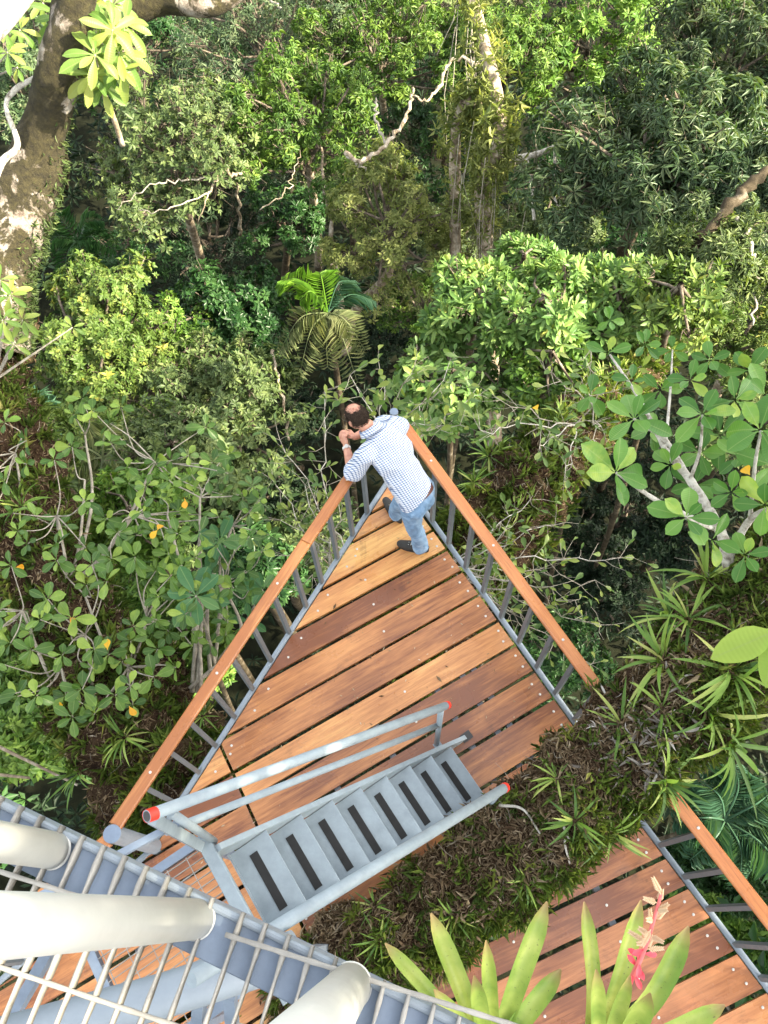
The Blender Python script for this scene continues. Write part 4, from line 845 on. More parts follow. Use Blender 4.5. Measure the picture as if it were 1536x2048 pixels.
# channel: top flange, outer web, inner lip
mb = MB(); mb.box((A0 + A1) / 2 + bn * .046 + [0, 0, -.030], bd * np.linalg.norm(A1 - A0) / 2, bn * .046, (0, 0, .005), .002)
mb.obj('beam_flange', M_BEAM, up)
mb = MB(); mb.box((A0 + A1) / 2 + bn * .0055 + [0, 0, -.105], bd * np.linalg.norm(A1 - A0) / 2, bn * .0055, (0, 0, .0685), .002)
mb.obj('beam_web', M_STEEL, up)
MB().tube([A0 + bn * .004 + [0, 0, -.022], A1 + bn * .004 + [0, 0, -.022]], [.008], 10).obj('beam_edge', M_STEEL, up)
MB().box((A0 + A1) / 2 + bn * .02 + [0, 0, -.182], bd * np.linalg.norm(A1 - A0) / 2, bn * .02, (0, 0, .005)).obj('beam_flange', M_BEAM, up)
bar_d = arr(math.cos(RAD(-107)), math.sin(RAD(-107)), 0); rod_d = arr(math.cos(RAD(-15.2)), math.sin(RAD(-15.2)), 0)
split_p = P(474, 1806, ZU)
# bars: full-length members sharing one mesh, slightly lumpy weathered galvanising
def bar_mesh():
    rg = np.random.default_rng(4); L = 1.5; n = 40; V = []; F = []
    for i in range(n + 1):
        y = L * i / n; w_ = .0036 + .0008 * rg.normal(); z_ = .0015 * rg.normal()
        V += [tuple(bar_d * y + np.cross(bar_d, (0, 0, 1)) * a * w_ + [0, 0, b * .011 + z_]) for a, b in ((-1, -1), (-1, .8), (-.5, 1), (.5, 1), (1, .8), (1, -1))]
    for i in range(n):
        for k in range(6): j = (k + 1) % 6; F.append((i * 6 + k, i * 6 + j, i * 6 + 6 + j, i * 6 + 6 + k))
    F += [tuple(range(6)), tuple(range(n * 6, n * 6 + 6))]
    return mesh_data('grating_bar', V, F, M_GALV, smooth=True)
BM = bar_mesh()
sp = split_p - bn * .0
for k in range(-14, 21):
    s = .0478 * k
    q = sp + bd * (s if k < 0 else s + .017) + bn * .010 + [0, 0, -.010]
    if abs(k) > 30: continue
    inst('grating_bar', BM, Matrix.Translation(tuple(q)), up)
def rod(a, L, r=.0048):
    n = 40; pts = np.array([a + rod_d * L * i / n + [0, 0, .0008 * math.sin(i * 2.1)] for i in range(n + 1)]); MB().tube(pts, r * (1 + .12 * np.sin(np.arange(n + 1) * 1.9)), 7).obj('cross_rod', M_GALV, up, smooth=True, org=a)
for uv, ln, rev in (((451, 1869), .62, 0), ((474, 2050), .45, 0)): rod(P(*uv, ZU + .002), ln)
for uv in ((400, 2068), (155, 1792)): a = P(*uv, ZU + .002); rod(a - rod_d * .9, .9)
MB().box((A0 + A1) / 2 + bn * 1.45 + [0, 0, -.09], bd * np.linalg.norm(A1 - A0) / 2, bn * .04, (0, 0, .07)).obj('beam_web', M_STEEL, up)
# secondary joist under the left panel
# round posts standing on the beam, sunlight put into their colour
def tower_post(a, b, r):
    a = np.asarray(a); b = np.asarray(b); o = MB().tube([a, a + (b - a) * .5, b], [r], 40).obj('post', M_POST_LIT, up, org=a); shade_smooth(o)
    n = norm(b - a); MB().tube([a - n * .0, a + n * .004], [r * 1.06, r * 1.02], 40).obj('weld', M_POST_LIT, o)
def bp(u, v, z=ZU - .022): return P(u, v, z)
tower_post(bp(392, 1838), P(-2, 1851, 5.68) + (P(-2, 1851, 5.68) - bp(392, 1838)) * .9, .0355)
tower_post(bp(108, 1701), P(-20, 1680, 5.18) + (P(-20, 1680, 5.18) - bp(108, 1701)) * 4, .034)
tower_post(bp(700, 1972), P(640, 2048, 5.5) + (P(640, 2048, 5.5) - bp(700, 1972)) * 1.2, .038)
# lower tower members seen through the grating
tow = thing('tower_frame', 'pale steel tubes of the tower frame below the grating', 'tower', (-.9, -.6, 0))
o = MB().tube([P(590, 1905, 2.9), P(330, 1990, 2.8), P(-150, 2120, 2.65)], [.085], 28).obj('tube', M_STEEL, tow); shade_smooth(o)
for a, b in (((130, 1850), (10, 2060)), ((460, 1990), (470, 2120)), ((400, 2000), (390, 2120))):
    MB().bar(P(*a, 2.6), P(*b, 2.2), .05, .05).obj('brace', M_BEAM, tow)
for u_ in (590,): MB().bar(P(u_ - 10, 1925, 2.0), P(u_ - 10, 1925, 2.0) - [0, 0, 3], .09, .09).obj('post', M_STEEL, tow)
# tower legs reaching the forest floor
for x_, y_ in ((-2.6, -1.2), (-.3, -2.0)):
    MB().tube([(x_, y_, -26.2), (x_, y_, 4.6)], [.12], 16).obj('leg', M_STEEL, tow)

# ================================================================ PLANTS NEAR THE CAMERA, every large leaf an object
OV = {m.name: [oval_mesh('leaf_blade', m, a, c) for a, c in ((.50, .35), (.56, .55), (.46, .2))] for m in (L_CLUSIA, L_CLUSIA2)}
OVS = [oval_mesh('leaf_blade', L_SOFT, .42, c, obov=.6) for c in (.3, .6)]
OVU = [oval_mesh('leaf_blade', L_UMB, .30, c, obov=.6) for c in (.4, .8)]
OVT = [oval_mesh('leaf_blade', L_TWIGLF, a, c, 5) for a, c in ((.42, .3), (.34, .5))]
OVO = [oval_mesh('leaf_blade', L_ORANGE, .5, .6, 6)]
OVL = [oval_mesh('leaf_blade', L_BIGLIME, .5, .35, 8, obov=.45)]
def whorl(t, c, axis, n, L, ms, rg, el=(.1, .8)):
    axis = norm(np.asarray(axis, float)); ref = norm(np.cross(axis, (.2, .3, .9))); r2 = np.cross(axis, ref); p0 = rg.uniform(0, 6.28)
    for k in range(n):
        th = p0 + k * 2.39996 + rg.normal() * .12; rad = ref * math.cos(th) + r2 * math.sin(th); e = el[0] + (el[1] - el[0]) * (k / max(1, n - 1)) + rg.normal() * .1
        d = rad * math.cos(e) + axis * math.sin(e); l = L * rg.uniform(.8, 1.12) * (1 - .3 * k / n)
        inst('leaf', ms[rg.integers(len(ms))], leafM(np.asarray(c) + rad * .01, d, axis + rad * .001, l), t)
def stems(t, paths, m, name='stem', n=8):
    for pth, r0, r1 in paths:
        q = smooth_path([P(*x) if len(x) == 3 and x[0] > 50 or abs(x[0]) > 8 else np.array(x) for x in pth], 7 * len(pth))
        rr_ = np.linspace(r0, r1, len(q)) * (1 + .08 * np.sin(np.arange(len(q)) * 2.3)); MB().tube(q, rr_, n).obj(name, m, t, smooth=True)
rg = np.random.default_rng(201)
cl = thing('round_leaf_shrub', 'shrub of big rounded glossy leaves on a white barked stem at the right', 'shrub', on_limb(VA, 1465, 1190))
W1 = [(1232, 945, 2.35, 8, .23), (1268, 838, 2.2, 7, .22), (1262, 762, 1.9, 5, .13), (1405, 828, 2.5, 7, .19), (1372, 1035, 2.45, 8, .18), (1462, 985, 2.3, 7, .15), (1520, 860, 2.6, 6, .24), (1215, 705, 1.7, 5, .15), (1290, 690, 1.6, 5, .14), (1345, 700, 1.5, 5, .13),
      (1340, 930, 2.0, 6, .15), (1400, 905, 1.9, 6, .17), (1480, 915, 2.1, 5, .16), (1530, 1010, 2.4, 6, .18), (1320, 780, 1.8, 5, .17), (1380, 760, 2.0, 5, .16), (1470, 800, 2.2, 6, .18), (1220, 640, 1.4, 5, .13), (1425, 1080, 2.1, 5, .17), (1490, 1110, 2.2, 6, .17), (1440, 870, 1.8, 6, .2), (1500, 740, 1.9, 6, .17), (1300, 860, 1.6, 6, .16), (1545, 930, 2.2, 6, .2), (1180, 790, 1.3, 6, .16), (1420, 720, 1.6, 6, .15), (1390, 970, 1.7, 6, .17), (1530, 790, 2.0, 6, .2)]
for u, v, z, n, L in W1:
    whorl(cl, P(u, v, z), norm(arr(0, 0, CAMZ) - P(u, v, z)) * .55 + [rg.normal() * .3, rg.normal() * .3, .5], n, L * 1.1, OV['clusia_leaf'], rg, (-.15, .85))
stems(cl, [([(1465, 1195, 1.5), (1455, 1120, 1.75), (1440, 1060, 1.95), (1380, 960, 2.0), (1330, 900, 2.0)], .045, .022), ([(1380, 960, 2.0), (1330, 880, 2.0), (1285, 850, 2.1), (1268, 838, 2.18)], .022, .009),
   ([(1330, 900, 2.0), (1280, 800, 1.8), (1220, 710, 1.7)], .017, .008), ([(1440, 1060, 1.95), (1330, 1010, 2.2), (1260, 965, 2.3), (1232, 945, 2.33)], .018, .008), ([(1440, 1060, 1.95), (1405, 1050, 2.3), (1372, 1037, 2.43)], .016, .008),
   ([(1455, 1120, 1.75), (1500, 1040, 2.1), (1560, 1010, 2.4)], .028, .015), ([(1380, 960, 2.0), (1400, 900, 2.3), (1405, 830, 2.48)], .013, .007), ([(1500, 1040, 2.1), (1510, 930, 2.4), (1522, 862, 2.58)], .014, .008), ([(1330, 900, 2.0), (1340, 790, 1.9), (1345, 700, 1.5)], .012, .006)], M_TWIGW)
for u, v, z in ((1500, 950, 2.3), (1075, 820, .2)): inst('leaf', OVO[0], leafM(P(u, v, z), (-.2, .9, -.3), norm(arr(0, 0, CAMZ) - P(u, v, z)), .10, .13), cl)
# left shrubs
rg = np.random.default_rng(202)
used = []
for lab, uv0, (cu, cv, ru, rv), rootp, nw, Lr in (
    ('spreading shrub of dark rounded leaves with pale twigs over the brown limb at the left', (200, 1430), (170, 1270, 250, 160), (190, 1440, -.9), 46, (.13, .19)),
    ('upper mass of mid green rounded leaves and pale twigs between palm fronds and left edge', (150, 1150), (170, 960, 280, 180), (140, 1200, -.9), 48, (.12, .18)),
    ('loose shrub of rounded leaves and long bare twigs just outside the left handrail', (420, 1330), (400, 1090, 130, 190), (400, 1380, -1.0), 30, (.11, .16))):
    cl2 = thing('round_leaf_shrub', lab, 'shrub', P(*uv0, -.7)); k = 0; paths = []; root = P(*rootp); tries = 0
    hubs = [P(cu + ru * a_, cv + rv * b_, -.4 + rg.normal() * .1) for a_, b_ in ((-.5, -.3), (0, -.5), (.5, -.2), (-.2, .4), (.35, .4), (0, 0))]
    for h in hubs: paths.append(([root + rg.normal(size=3) * .05, (root + h) / 2 + rg.normal(size=3) * [.1, .1, .03] - [0, 0, .1], h], .024, .011))
    while k < nw and tries < 4000:
        tries += 1; u, v = cu + ru * rg.uniform(-1.1, 1.1), cv + rv * rg.uniform(-1.1, 1.1)
        if ((u - cu) / ru) ** 2 + ((v - cv) / rv) ** 2 > 1.15 or u > 600 - (v - 1000) * .5: continue
        if any((u - a_) ** 2 + (v - b_) ** 2 < 29 ** 2 for a_, b_ in used): continue
        used.append((u, v)); z = -.1 + rg.normal() * .2; c = P(u, v, z); whorl(cl2, c, [rg.normal() * .4, rg.normal() * .4 - .2, 1], 6 if k % 3 else 5, rg.uniform(*Lr), OV['clusia_leaf_dark'], rg, (-.05, .8)); k += 1
        h = min(hubs, key=lambda q: np.linalg.norm(q - c)); paths.append(([h, (h + c) / 2 + rg.normal(size=3) * .05 - [0, 0, .05], c - [0, 0, .01]], .008, .004))
    for pth, r0, r1 in paths: q = smooth_path(pth, 12); MB().tube(q, np.linspace(r0, r1, 12), 6).obj('stem', M_TWIG, cl2, smooth=True)
    for u, v in ((140, 1235), (215, 1300), (120, 1412), (258, 1412), (30, 1135)) if cv > 1200 else ((370, 1000), (315, 1060)):
        c = P(u, v, 0.0); inst('leaf', OVO[0], leafM(c, rg.normal(size=3), (0, -.4, 1), .10, .12), cl2)
# soft green rosettes near the left handrail
for lab, ws in (('soft green rosettes of long leaves beside the left handrail', [(392, 1192, .0, 10, .36), (440, 1082, -.3, 9, .28), (525, 1180, -.6, 7, .24), (500, 1240, -.8, 6, .22)]),):
    t = thing('rosette_shrub', lab, 'shrub', P(430, 1330, -1.2)); rg = np.random.default_rng(203); r0 = P(430, 1330, -1.2)
    for u, v, z, n, L in ws:
        c = P(u, v, z); whorl(t, c, [0, -.25, 1], n, L, OVS, rg, (-.25, .5)); q = smooth_path([r0, (r0 + c) / 2 - [0, 0, .1], c], 12); MB().tube(q, np.linspace(.02, .01, 12), 6).obj('stem', M_TWIG, t, smooth=True)
# umbrella leaved shoots, top left
t = thing('umbrella_leaf_shrub', 'bright yellow green umbrella leaved shoots on a ringed stem in the top left corner', 'shrub', P(245, 290, .6)); rg = np.random.default_rng(204)
for u, v, z, n, L in [(200, 60, 2.1, 11, .36), (150, 95, 2.0, 11, .34), (238, 105, 2.0, 11, .36), (180, 150, 1.9, 10, .32), (118, 35, 2.0, 9, .3), (250, 50, 2.1, 9, .32), (205, 175, 1.7, 9, .28), (165, 30, 1.9, 10, .32), (225, 10, 2.0, 9, .32), (130, 130, 1.8, 9, .28), (85, 5, 1.8, 8, .26), (190, 110, 2.2, 10, .34), (150, 150, 1.7, 9, .28), (225, 60, 2.3, 9, .32), (245, 140, 1.9, 8, .26), (185, 5, 2.1, 9, .3), (135, 75, 1.9, 9, .28), (215, 130, 1.8, 9, .3)]:
    c = P(u, v, z); whorl(t, c, norm(arr(0, 0, CAMZ) - c) * .5 + [rg.normal() * .2, rg.normal() * .2, .5], n, L, OVU, rg, (-.5, .4))
    q = smooth_path([P(190, 130, 1.5), (P(190, 130, 1.5) + c) / 2 - [0, 0, .1], c], 10); MB().tube(q, np.linspace(.016, .007, 10), 6).obj('stem', M_TWIG, t, smooth=True)
q = smooth_path([P(245, 290, .5), P(225, 230, .9), P(200, 170, 1.3), P(190, 130, 1.5)], 24); MB().tube(q, .028 + .004 * (np.arange(24) % 3 == 0), 8).obj('stem', M_BARKPALE, t, smooth=True)
t = thing('umbrella_leaf_shrub', 'pale green shoots at the left edge just right of the white corner limb', 'shrub', P(-30, 160, 1.6)); rg = np.random.default_rng(205)
for u, v, z, n, L in [(15, 105, 2.2, 8, .22), (40, 60, 2.2, 8, .2), (10, 60, 2.3, 7, .2), (35, 135, 2.0, 6, .16)]: whorl(t, P(u, v, z), [.1, -.3, 1], n, L, OVU, rg, (-.5, .4)); MB().tube(smooth_path([P(-30, 160, 1.6), P(u, v, z)], 6), np.linspace(.014, .007, 6), 5).obj('stem', M_TWIG, t)
t = thing('umbrella_leaf_shrub', 'sunlit yellow green shoots at the left edge below the mossy trunk', 'shrub', P(-10, 760, .0)); rg = np.random.default_rng(206)
for u, v, z, n, L in [(20, 590, 1.0, 8, .22), (45, 640, .9, 8, .2), (5, 640, 1.0, 7, .22), (30, 690, .8, 7, .18), (0, 560, 1.1, 7, .2), (145, 655, .4, 7, .15)]: whorl(t, P(u, v, z), [.1, -.3, 1], n, L, OVU, rg, (-.4, .5)); MB().tube(smooth_path([P(-10, 760, .2), P(u, v, z)], 6), np.linspace(.014, .006, 6), 5).obj('stem', M_TWIG, t)
# big lime leaf at the right edge
t = thing('broad_leaf_plant', 'plant with one huge lime green leaf at the right edge below the round leaved shrub', 'plant', on_limb(VA, 1500, 1350))
c = P(1550, 1262, 2.5)
for d, L, W_ in (((-.9, -.35, -.1), .36, .34), ((-.3, -1, -.15), .30, .24), ((.6, .3, 0), .34, .3), ((-.2, -.9, -.35), .22, .16)): inst('leaf', OVL[0], leafM(c, d, norm(arr(0, 0, CAMZ) - c) + [0, 0, .4], L, W_), t)
MB().tube(smooth_path([on_limb(VA, 1500, 1350), (c + on_limb(VA, 1500, 1350)) / 2 + [.05, 0, 0], c], 10), np.linspace(.012, .006, 10), 6).obj('stem', L_BIGLIME, t)
# twiggy shrubs with small paddle leaves either side of the deck tip
def twiggy(label, roots, tips, seed, nleaf, L=.07, zr=.12):
    rg = np.random.default_rng(seed); t = thing('twiggy_shrub', label, 'shrub', P(*roots[0])); ends = []; tw = MB()
    for tip in tips:
        a = P(*roots[rg.integers(len(roots))]); b = P(*tip); n = max(4, int(np.linalg.norm(b - a) / .13)); pts = [a + (b - a) * i / n + rg.normal(size=3) * .03 * (0 < i < n) for i in range(n + 1)]
        MB().tube(pts, np.linspace(.008, .003, n + 1), 5).obj('branch', M_TWIGW if rg.random() < .4 else M_TWIG, t)
        for i in range(1, n + 1):
            for _ in range(2 if i < n else 3):
                d = norm(norm(b - a) * .5 + rg.normal(size=3) * [.9, .9, .45]); l = rg.uniform(.08, .26); q1 = pts[i] + d * l * .5 + rg.normal(size=3) * .012; q2 = pts[i] + d * l
                tw.tube([pts[i], q1, q2], [.003, .0024, .0016], 4, False); ends.append((q2, d)); ends.append((q1, norm(d + rg.normal(size=3) * .7)))
    tw.obj('twigs', M_TWIG, t)['kind'] = 'stuff'; ends = [ends[i] for i in rg.permutation(len(ends))[:nleaf]]
    for q, d in ends: inst('leaf', OVT[rg.integers(2)], leafM(q, norm(d + rg.normal(size=3) * .35 + [0, 0, .2]), rg.normal(size=3) * .4 + [0, 0, 1], L * rg.uniform(.7, 1.35)), t)
twiggy('pale twiggy shrub with small paddle leaves outside the right railing', [(900, 1130, -.9), (930, 1160, -.9)], [(1240, 1115, -.5), (1110, 1050, -.6), (1060, 1000, -.8), (1190, 1160, -.8), (1150, 1200, -.7), (1200, 1250, -.7), (1090, 1280, -1), (1180, 1330, -1), (1010, 1060, -.7), (1060, 1150, -.8), (1020, 1230, -1)], 211, 260, .10)
twiggy('pale leafless looking twigs with small yellow green leaves left of the deck tip', [(690, 1100, -.9), (660, 1140, -1)], [(560, 880, -.4), (545, 960, -.6), (560, 1040, -.7), (610, 970, -.6), (540, 1110, -.9), (680, 960, -.5), (650, 1030, -.8), (590, 1180, -1.1), (650, 780, -.1)], 212, 290, .10)
twiggy('glossy leaved sprigs behind the head of the man', [(800, 900, -.8), (760, 880, -.9)], [(700, 750, 0), (760, 740, -.2), (830, 730, -.2), (880, 780, -.3), (700, 800, -.3), (850, 850, -.4), (920, 850, -.5), (900, 720, -.5), (960, 790, -.8)], 213, 290, .13)
twiggy('bare spreading twigs with few leaves over the far limb', [(1150, 850, -.6), (1180, 800, -.5)], [(960, 860, .1), (1000, 800, 0), (1090, 740, .2), (1180, 700, .4), (1080, 890, -.2), (1200, 900, .0), (1130, 950, -.2), (1260, 740, .2)], 214, 170, .11)
# ferny fringe & pale stalks bottom left
t = thing('bamboo_stalks', 'pair of pale yellow cane stalks lying across the lower left corner', 'stalk', P(0, 1500, -1.5))
for a, b in (((-40, 1475, -1.4), (155, 1570, -1.5)), ((-40, 1545, -1.4), (60, 1556, -1.5))):
    MB().tube([P(*a), P(*b)], [.018, .012], 6).obj('cane', L_ORANGE if False else M_BARKPALE, t)
# ---------------------------------------------------------------- bromeliads on the bottom limb
def bromeliad(label, base, tips, seed):
    t = thing('bromeliad', label, 'bromeliad', base); rg = np.random.default_rng(seed)
    for k, (tip, W_) in enumerate(tips):
        tip = np.asarray(tip, float); d = tip - base; L = np.linalg.norm(d); mid = base + d * .5 + [0, 0, .10 * L] + rg.normal(size=3) * .01
        p = smooth_path([base + rg.normal(size=3) * .015, mid, tip], 15); T_ = norm(np.gradient(p, axis=0)); s = norm(np.cross(T_, [0, 0, 1.0] + .25 * norm(arr(0, 0, CAMZ) - base)))
        upv = norm(np.cross(s, T_)); V = []; F = []
        for i in range(15):
            f = i / 14; wv = W_ * .86 / 2 * (.8 + .35 * math.sin(f * 2.4)) * (1 if f < .80 else max(.03, math.cos((f - .80) / .20 * 1.54)) ** .6)
            for c_, h_ in ((-1, .75), (-.75, .38), (-.35, .08), (0, 0), (.35, .08), (.75, .38), (1, .75)): V.append(p[i] + s[i] * wv * c_ + upv[i] * wv * h_)
        for i in range(14):
            for c_ in range(6): b = i * 7 + c_; F.append((b, b + 1, b + 8, b + 7))
        # local frame so that x runs across and y (0..1) along the blade for the colouring
        V = np.array(V); y = norm(d); x = norm(np.cross(y, (0, 0, 1))); z = np.cross(x, y); A = np.stack([x, y / L * 1.0, z], 0)
        loc = (V - base) @ np.stack([x, y / L, z], 1); me = mesh_data('leaf', loc, F, M_BROM, smooth=True)
        M = Matrix(((x[0], y[0] * L, z[0], base[0]), (x[1], y[1] * L, z[1], base[1]), (x[2], y[2] * L, z[2], base[2]), (0, 0, 0, 1)))
        o = inst('leaf', me, M, t)
        if k % 4 == 1: pass
    return t
bromeliad('pale green bromeliad without a flower at the bottom edge right of the steel beam', P(975, 2125, 3.05),
  [(P(862, 1826, 3.5), .068), (P(770, 1886, 3.3), .055), (P(1094, 1803, 3.6), .07), (P(1122, 1938, 3.4), .068), (P(972, 1880, 3.75), .05), (P(948, 1950, 3.75), .055), (P(868, 1978, 3.6), .06), (P(820, 2080, 3.2), .06), (P(1050, 2200, 3.4), .07), (P(900, 2230, 3.3), .07), (P(1150, 2120, 3.2), .065)], 221)
b2 = bromeliad('spotted green bromeliad with a red flower spike at the bottom edge', P(1185, 2135, 3.05),
  [(P(1168, 1803, 3.5), .052), (P(1282, 1800, 3.55), .06), (P(1377, 1852, 3.45), .075), (P(1192, 1938, 3.8), .05), (P(1300, 1985, 3.7), .075), (P(1450, 2010, 3.3), .065), (P(1260, 1950, 3.7), .05), (P(1130, 2230, 3.3), .07), (P(1300, 2220, 3.2), .07), (P(1060, 2120, 3.3), .065)], 222)
M_PINK = paint('flower_stalk_red', (.72, .16, .16), .5, .2); M_BRACT = paint('red_bract', (.72, .07, .10), .45, .2); M_STRAW = paint('straw_spikelet', (.60, .43, .27), .7, .3)
fl = MB(); sp_ = smooth_path([P(1185, 2135, 3.1), P(1262, 1960, 3.6), P(1292, 1890, 3.75), P(1322, 1790, 3.95)], 20); fl.tube(sp_, np.linspace(.012, .005, 20), 8); fso = fl.obj('flower_stalk', M_PINK, b2, smooth=True)
bm_ = [oval_mesh('bract', M_BRACT, .42, .5, 6)]; rg = np.random.default_rng(223)
for k in range(9): inst('bract', bm_[0], leafM(sp_[7 + k % 6], norm(rg.normal(size=3) * [1, .8, .3] + (sp_[19] - sp_[9]) * 2 + [-.3, -.2, 0]), (0, 0, 1), .05, .045), fso)
spm = []
for k in range(15):
    c = sp_[12 + k % 8]; ax = norm((sp_[19] - sp_[12]) * 3.5 + rg.normal(size=3) * [.8, .6, .4]); L = rg.uniform(.035, .065); mb = MB(); sd = norm(np.cross(ax, (0, 0, 1)))
    mb.tube([c, c + ax * L], [.002, .001], 5)
    for i in range(7):
        for s_ in (-1, 1):
            q = c + ax * L * (.25 + i * .12); e = q + sd * s_ * .009 * (1.2 - i * .1) + ax * .012; mb.tube([q, (q + e) / 2 + [0, 0, .002], e], [.0022, .0026, .0005], 4)
    mb.obj('spikelet', M_STRAW, fso)

# ================================================================ THE MAN
def sphere_vf(c, A, nu=16, nv=10):
    V = [np.array(c) + A @ np.array((0, 0, -1.0))]
    for i in range(1, nv):
        a = -math.pi / 2 + math.pi * i / nv; V += [np.array(c) + A @ np.array((math.cos(a) * math.cos(2 * math.pi * k / nu), math.cos(a) * math.sin(2 * math.pi * k / nu), math.sin(a))) for k in range(nu)]
    V.append(np.array(c) + A @ np.array((0, 0, 1.0))); F = [(0, 1 + (k + 1) % nu, 1 + k) for k in range(nu)]
    for i in range(nv - 2):
        for k in range(nu): a, b = 1 + i * nu + k, 1 + i * nu + (k + 1) % nu; F.append((a, b, b + nu, a + nu))
    t_ = len(V) - 1; F += [(t_, t_ - nu + k, t_ - nu + (k + 1) % nu) for k in range(nu)]; return V, F
class Body:
    def __init__(s): s.mb = MB()
    def ell(s, c, ax, r):
        """ellipsoid: rows of ax = unit axes, radii r"""
        A = np.stack([np.asarray(a, float) * q for a, q in zip(ax, r)], 1); s.mb.add(*sphere_vf(c, A)); return s
    def cap(s, a, b, ra, rb, flat=None, f=1.0, n=9):
        a = np.asarray(a, float); b = np.asarray(b, float)
        d = norm(b - a); x = np.cross(d, flat if flat is not None else (.3, .2, .9)); x = norm(x); y = np.cross(x, d)   # y ~ flat axis
        V = []; F = []; rings = []
        for i in range(4): t_ = math.pi / 2 * (i + .3) / 4.3; rings.append((a - d * ra * math.cos(t_), ra * math.sin(t_)))
        for i in range(n + 1): rings.append((a + (b - a) * i / n, ra + (rb - ra) * i / n))
        for i in range(4): t_ = math.pi / 2 * (3 - i + .3) / 4.3; rings.append((b + d * rb * math.cos(t_), rb * math.sin(t_)))
        m = 16
        for c, r in rings: V += [c + x * r * math.cos(2 * math.pi * k / m) + y * r * f * math.sin(2 * math.pi * k / m) for k in range(m)]
        for i in range(len(rings) - 1):
            for k in range(m): j = (k + 1) % m; F.append((i * m + k, i * m + j, (i + 1) * m + j, (i + 1) * m + k))
        F.append(tuple(range(m))[::-1]); F.append(tuple((len(rings) - 1) * m + k for k in range(m))); s.mb.add(V, F); return s
    def build(s, name, m, parent, voxel, sm=6, disp=None, cut=None):
        me = mesh_data('tmp', np.array(s.mb.V), s.mb.F, m); o = bpy.data.objects.new('tmp', me); COL.objects.link(o)
        r = o.modifiers.new('r', 'REMESH'); r.mode = 'VOXEL'; r.voxel_size = voxel
        if sm: q = o.modifiers.new('s', 'SMOOTH'); q.iterations = sm; q.factor = .5
        dg = bpy.context.evaluated_depsgraph_get(); me2 = bpy.data.meshes.new_from_object(o.evaluated_get(dg))
        V = np.zeros(len(me2.vertices) * 3); me2.vertices.foreach_get('co', V); V = V.reshape(-1, 3)
        if disp:
            Nn = np.zeros(len(V) * 3); me2.vertices.foreach_get('normal', Nn); V = V + Nn.reshape(-1, 3) * np.array([disp(Vector(v)) for v in V])[:, None]
        F = [tuple(p.vertices) for p in me2.polygons]
        if cut:      # open hem: drop what lies below the plane through cut[0]
            h = (V - cut[0]) @ cut[1] + .012 * np.array([noise.noise(Vector(v) * 9) for v in V]); F = [f for f in F if any(h[i] > 0 for i in f)]
            low = np.minimum(h, 0)[:, None]; V = V - low * cut[1]; ii = sorted({i for f in F for i in f}); mp = {a: b for b, a in enumerate(ii)}; V = V[ii]; F = [tuple(mp[i] for i in f) for f in F]
        bpy.data.objects.remove(o); bpy.data.meshes.remove(me2)
        return obj(name, V, F, m, parent, smooth=True)
def skin():
    m, n, b = mat('skin'); p = geo_pos(n); c = ramp(n, noise_tex(n, 25, 4, .6, p), [(.3, (.42, .18, .12)), (.7, (.60, .31, .21))]); n.links.new(c, b.inputs['Base Color'])
    b.inputs['Roughness'].default_value = .5; b.inputs['Subsurface Weight'].default_value = .15; b.inputs['Subsurface Radius'].default_value = (.01, .004, .002); b.inputs['Subsurface Scale'].default_value = 1.0
    bump(n, b, noise_tex(n, 180, 3, .6, p), .15, .002); return m
M_SKIN = skin()
Lx = norm(arr(.72, .69, 0)); Fx = norm(arr(-.69, .72, 0)); Zx = arr(0, 0, 1)
PC = arr(.10, 3.02, .90); SN = arr(-.155, 3.315, 1.27); U = norm(SN - PC); BK = np.cross(Lx, U); BK = BK if BK[2] > 0 else -BK
def gingham():
    m, n, b = mat('gingham_shirt'); p = geo_pos(n); out = []
    for ax in (Lx, U):
        d = N(n, 'ShaderNodeVectorMath', operation='DOT_PRODUCT'); n.links.new(p, d.inputs[0]); d.inputs[1].default_value = tuple(ax / .0175)
        f = N(n, 'ShaderNodeMath', operation='FRACT'); n.links.new(d.outputs['Value'], f.inputs[0]); g = N(n, 'ShaderNodeMath', operation='LESS_THAN'); n.links.new(f.outputs[0], g.inputs[0]); g.inputs[1].default_value = .36
        out.append(g.outputs[0])
    s = N(n, 'ShaderNodeMath', operation='ADD'); n.links.new(out[0], s.inputs[0]); n.links.new(out[1], s.inputs[1]); h = N(n, 'ShaderNodeMath', operation='MULTIPLY'); n.links.new(s.outputs[0], h.inputs[0]); h.inputs[1].default_value = .5
    n.links.new(ramp(n, h.outputs[0], [(0, (.64, .655, .69)), (.5, (.27, .34, .48)), (1, (.03, .06, .16))]), b.inputs['Base Color']); b.inputs['Roughness'].default_value = .85
    bump(n, b, noise_tex(n, 12, 4, .5, p), .35, .015); return m
def denim():
    m, n, b = mat('denim'); p = geo_pos(n); c = ramp(n, noise_tex(n, 7, 6, .7, p, .6), [(.3, (.10, .19, .32)), (.5, (.20, .33, .50)), (.7, (.38, .52, .68))]); n.links.new(c, b.inputs['Base Color']); b.inputs['Roughness'].default_value = .9
    bump(n, b, noise_tex(n, 14, 5, .6, p, 1.2), .6, .02); return m
man = thing('person', 'man in blue checked shirt and jeans leaning on the railing at the deck tip', 'person', (.05, 3.1, 0))
HC = P(712, 831, 1.43); hu = norm(Fx * .52 + Zx * .85); hf = norm(Fx * .85 - Zx * .52 - Lx * .12); hl = norm(np.cross(hf, hu)); hl = hl if hl @ Lx > 0 else -hl
B = Body()
B.ell(HC, (hl, hf, hu), (.077, .098, .098)).ell(HC + hf * .035 - hu * .055, (hl, hf, hu), (.058, .062, .07)).ell(HC + hf * .055 - hu * .095, (hl, hf, hu), (.034, .036, .028))
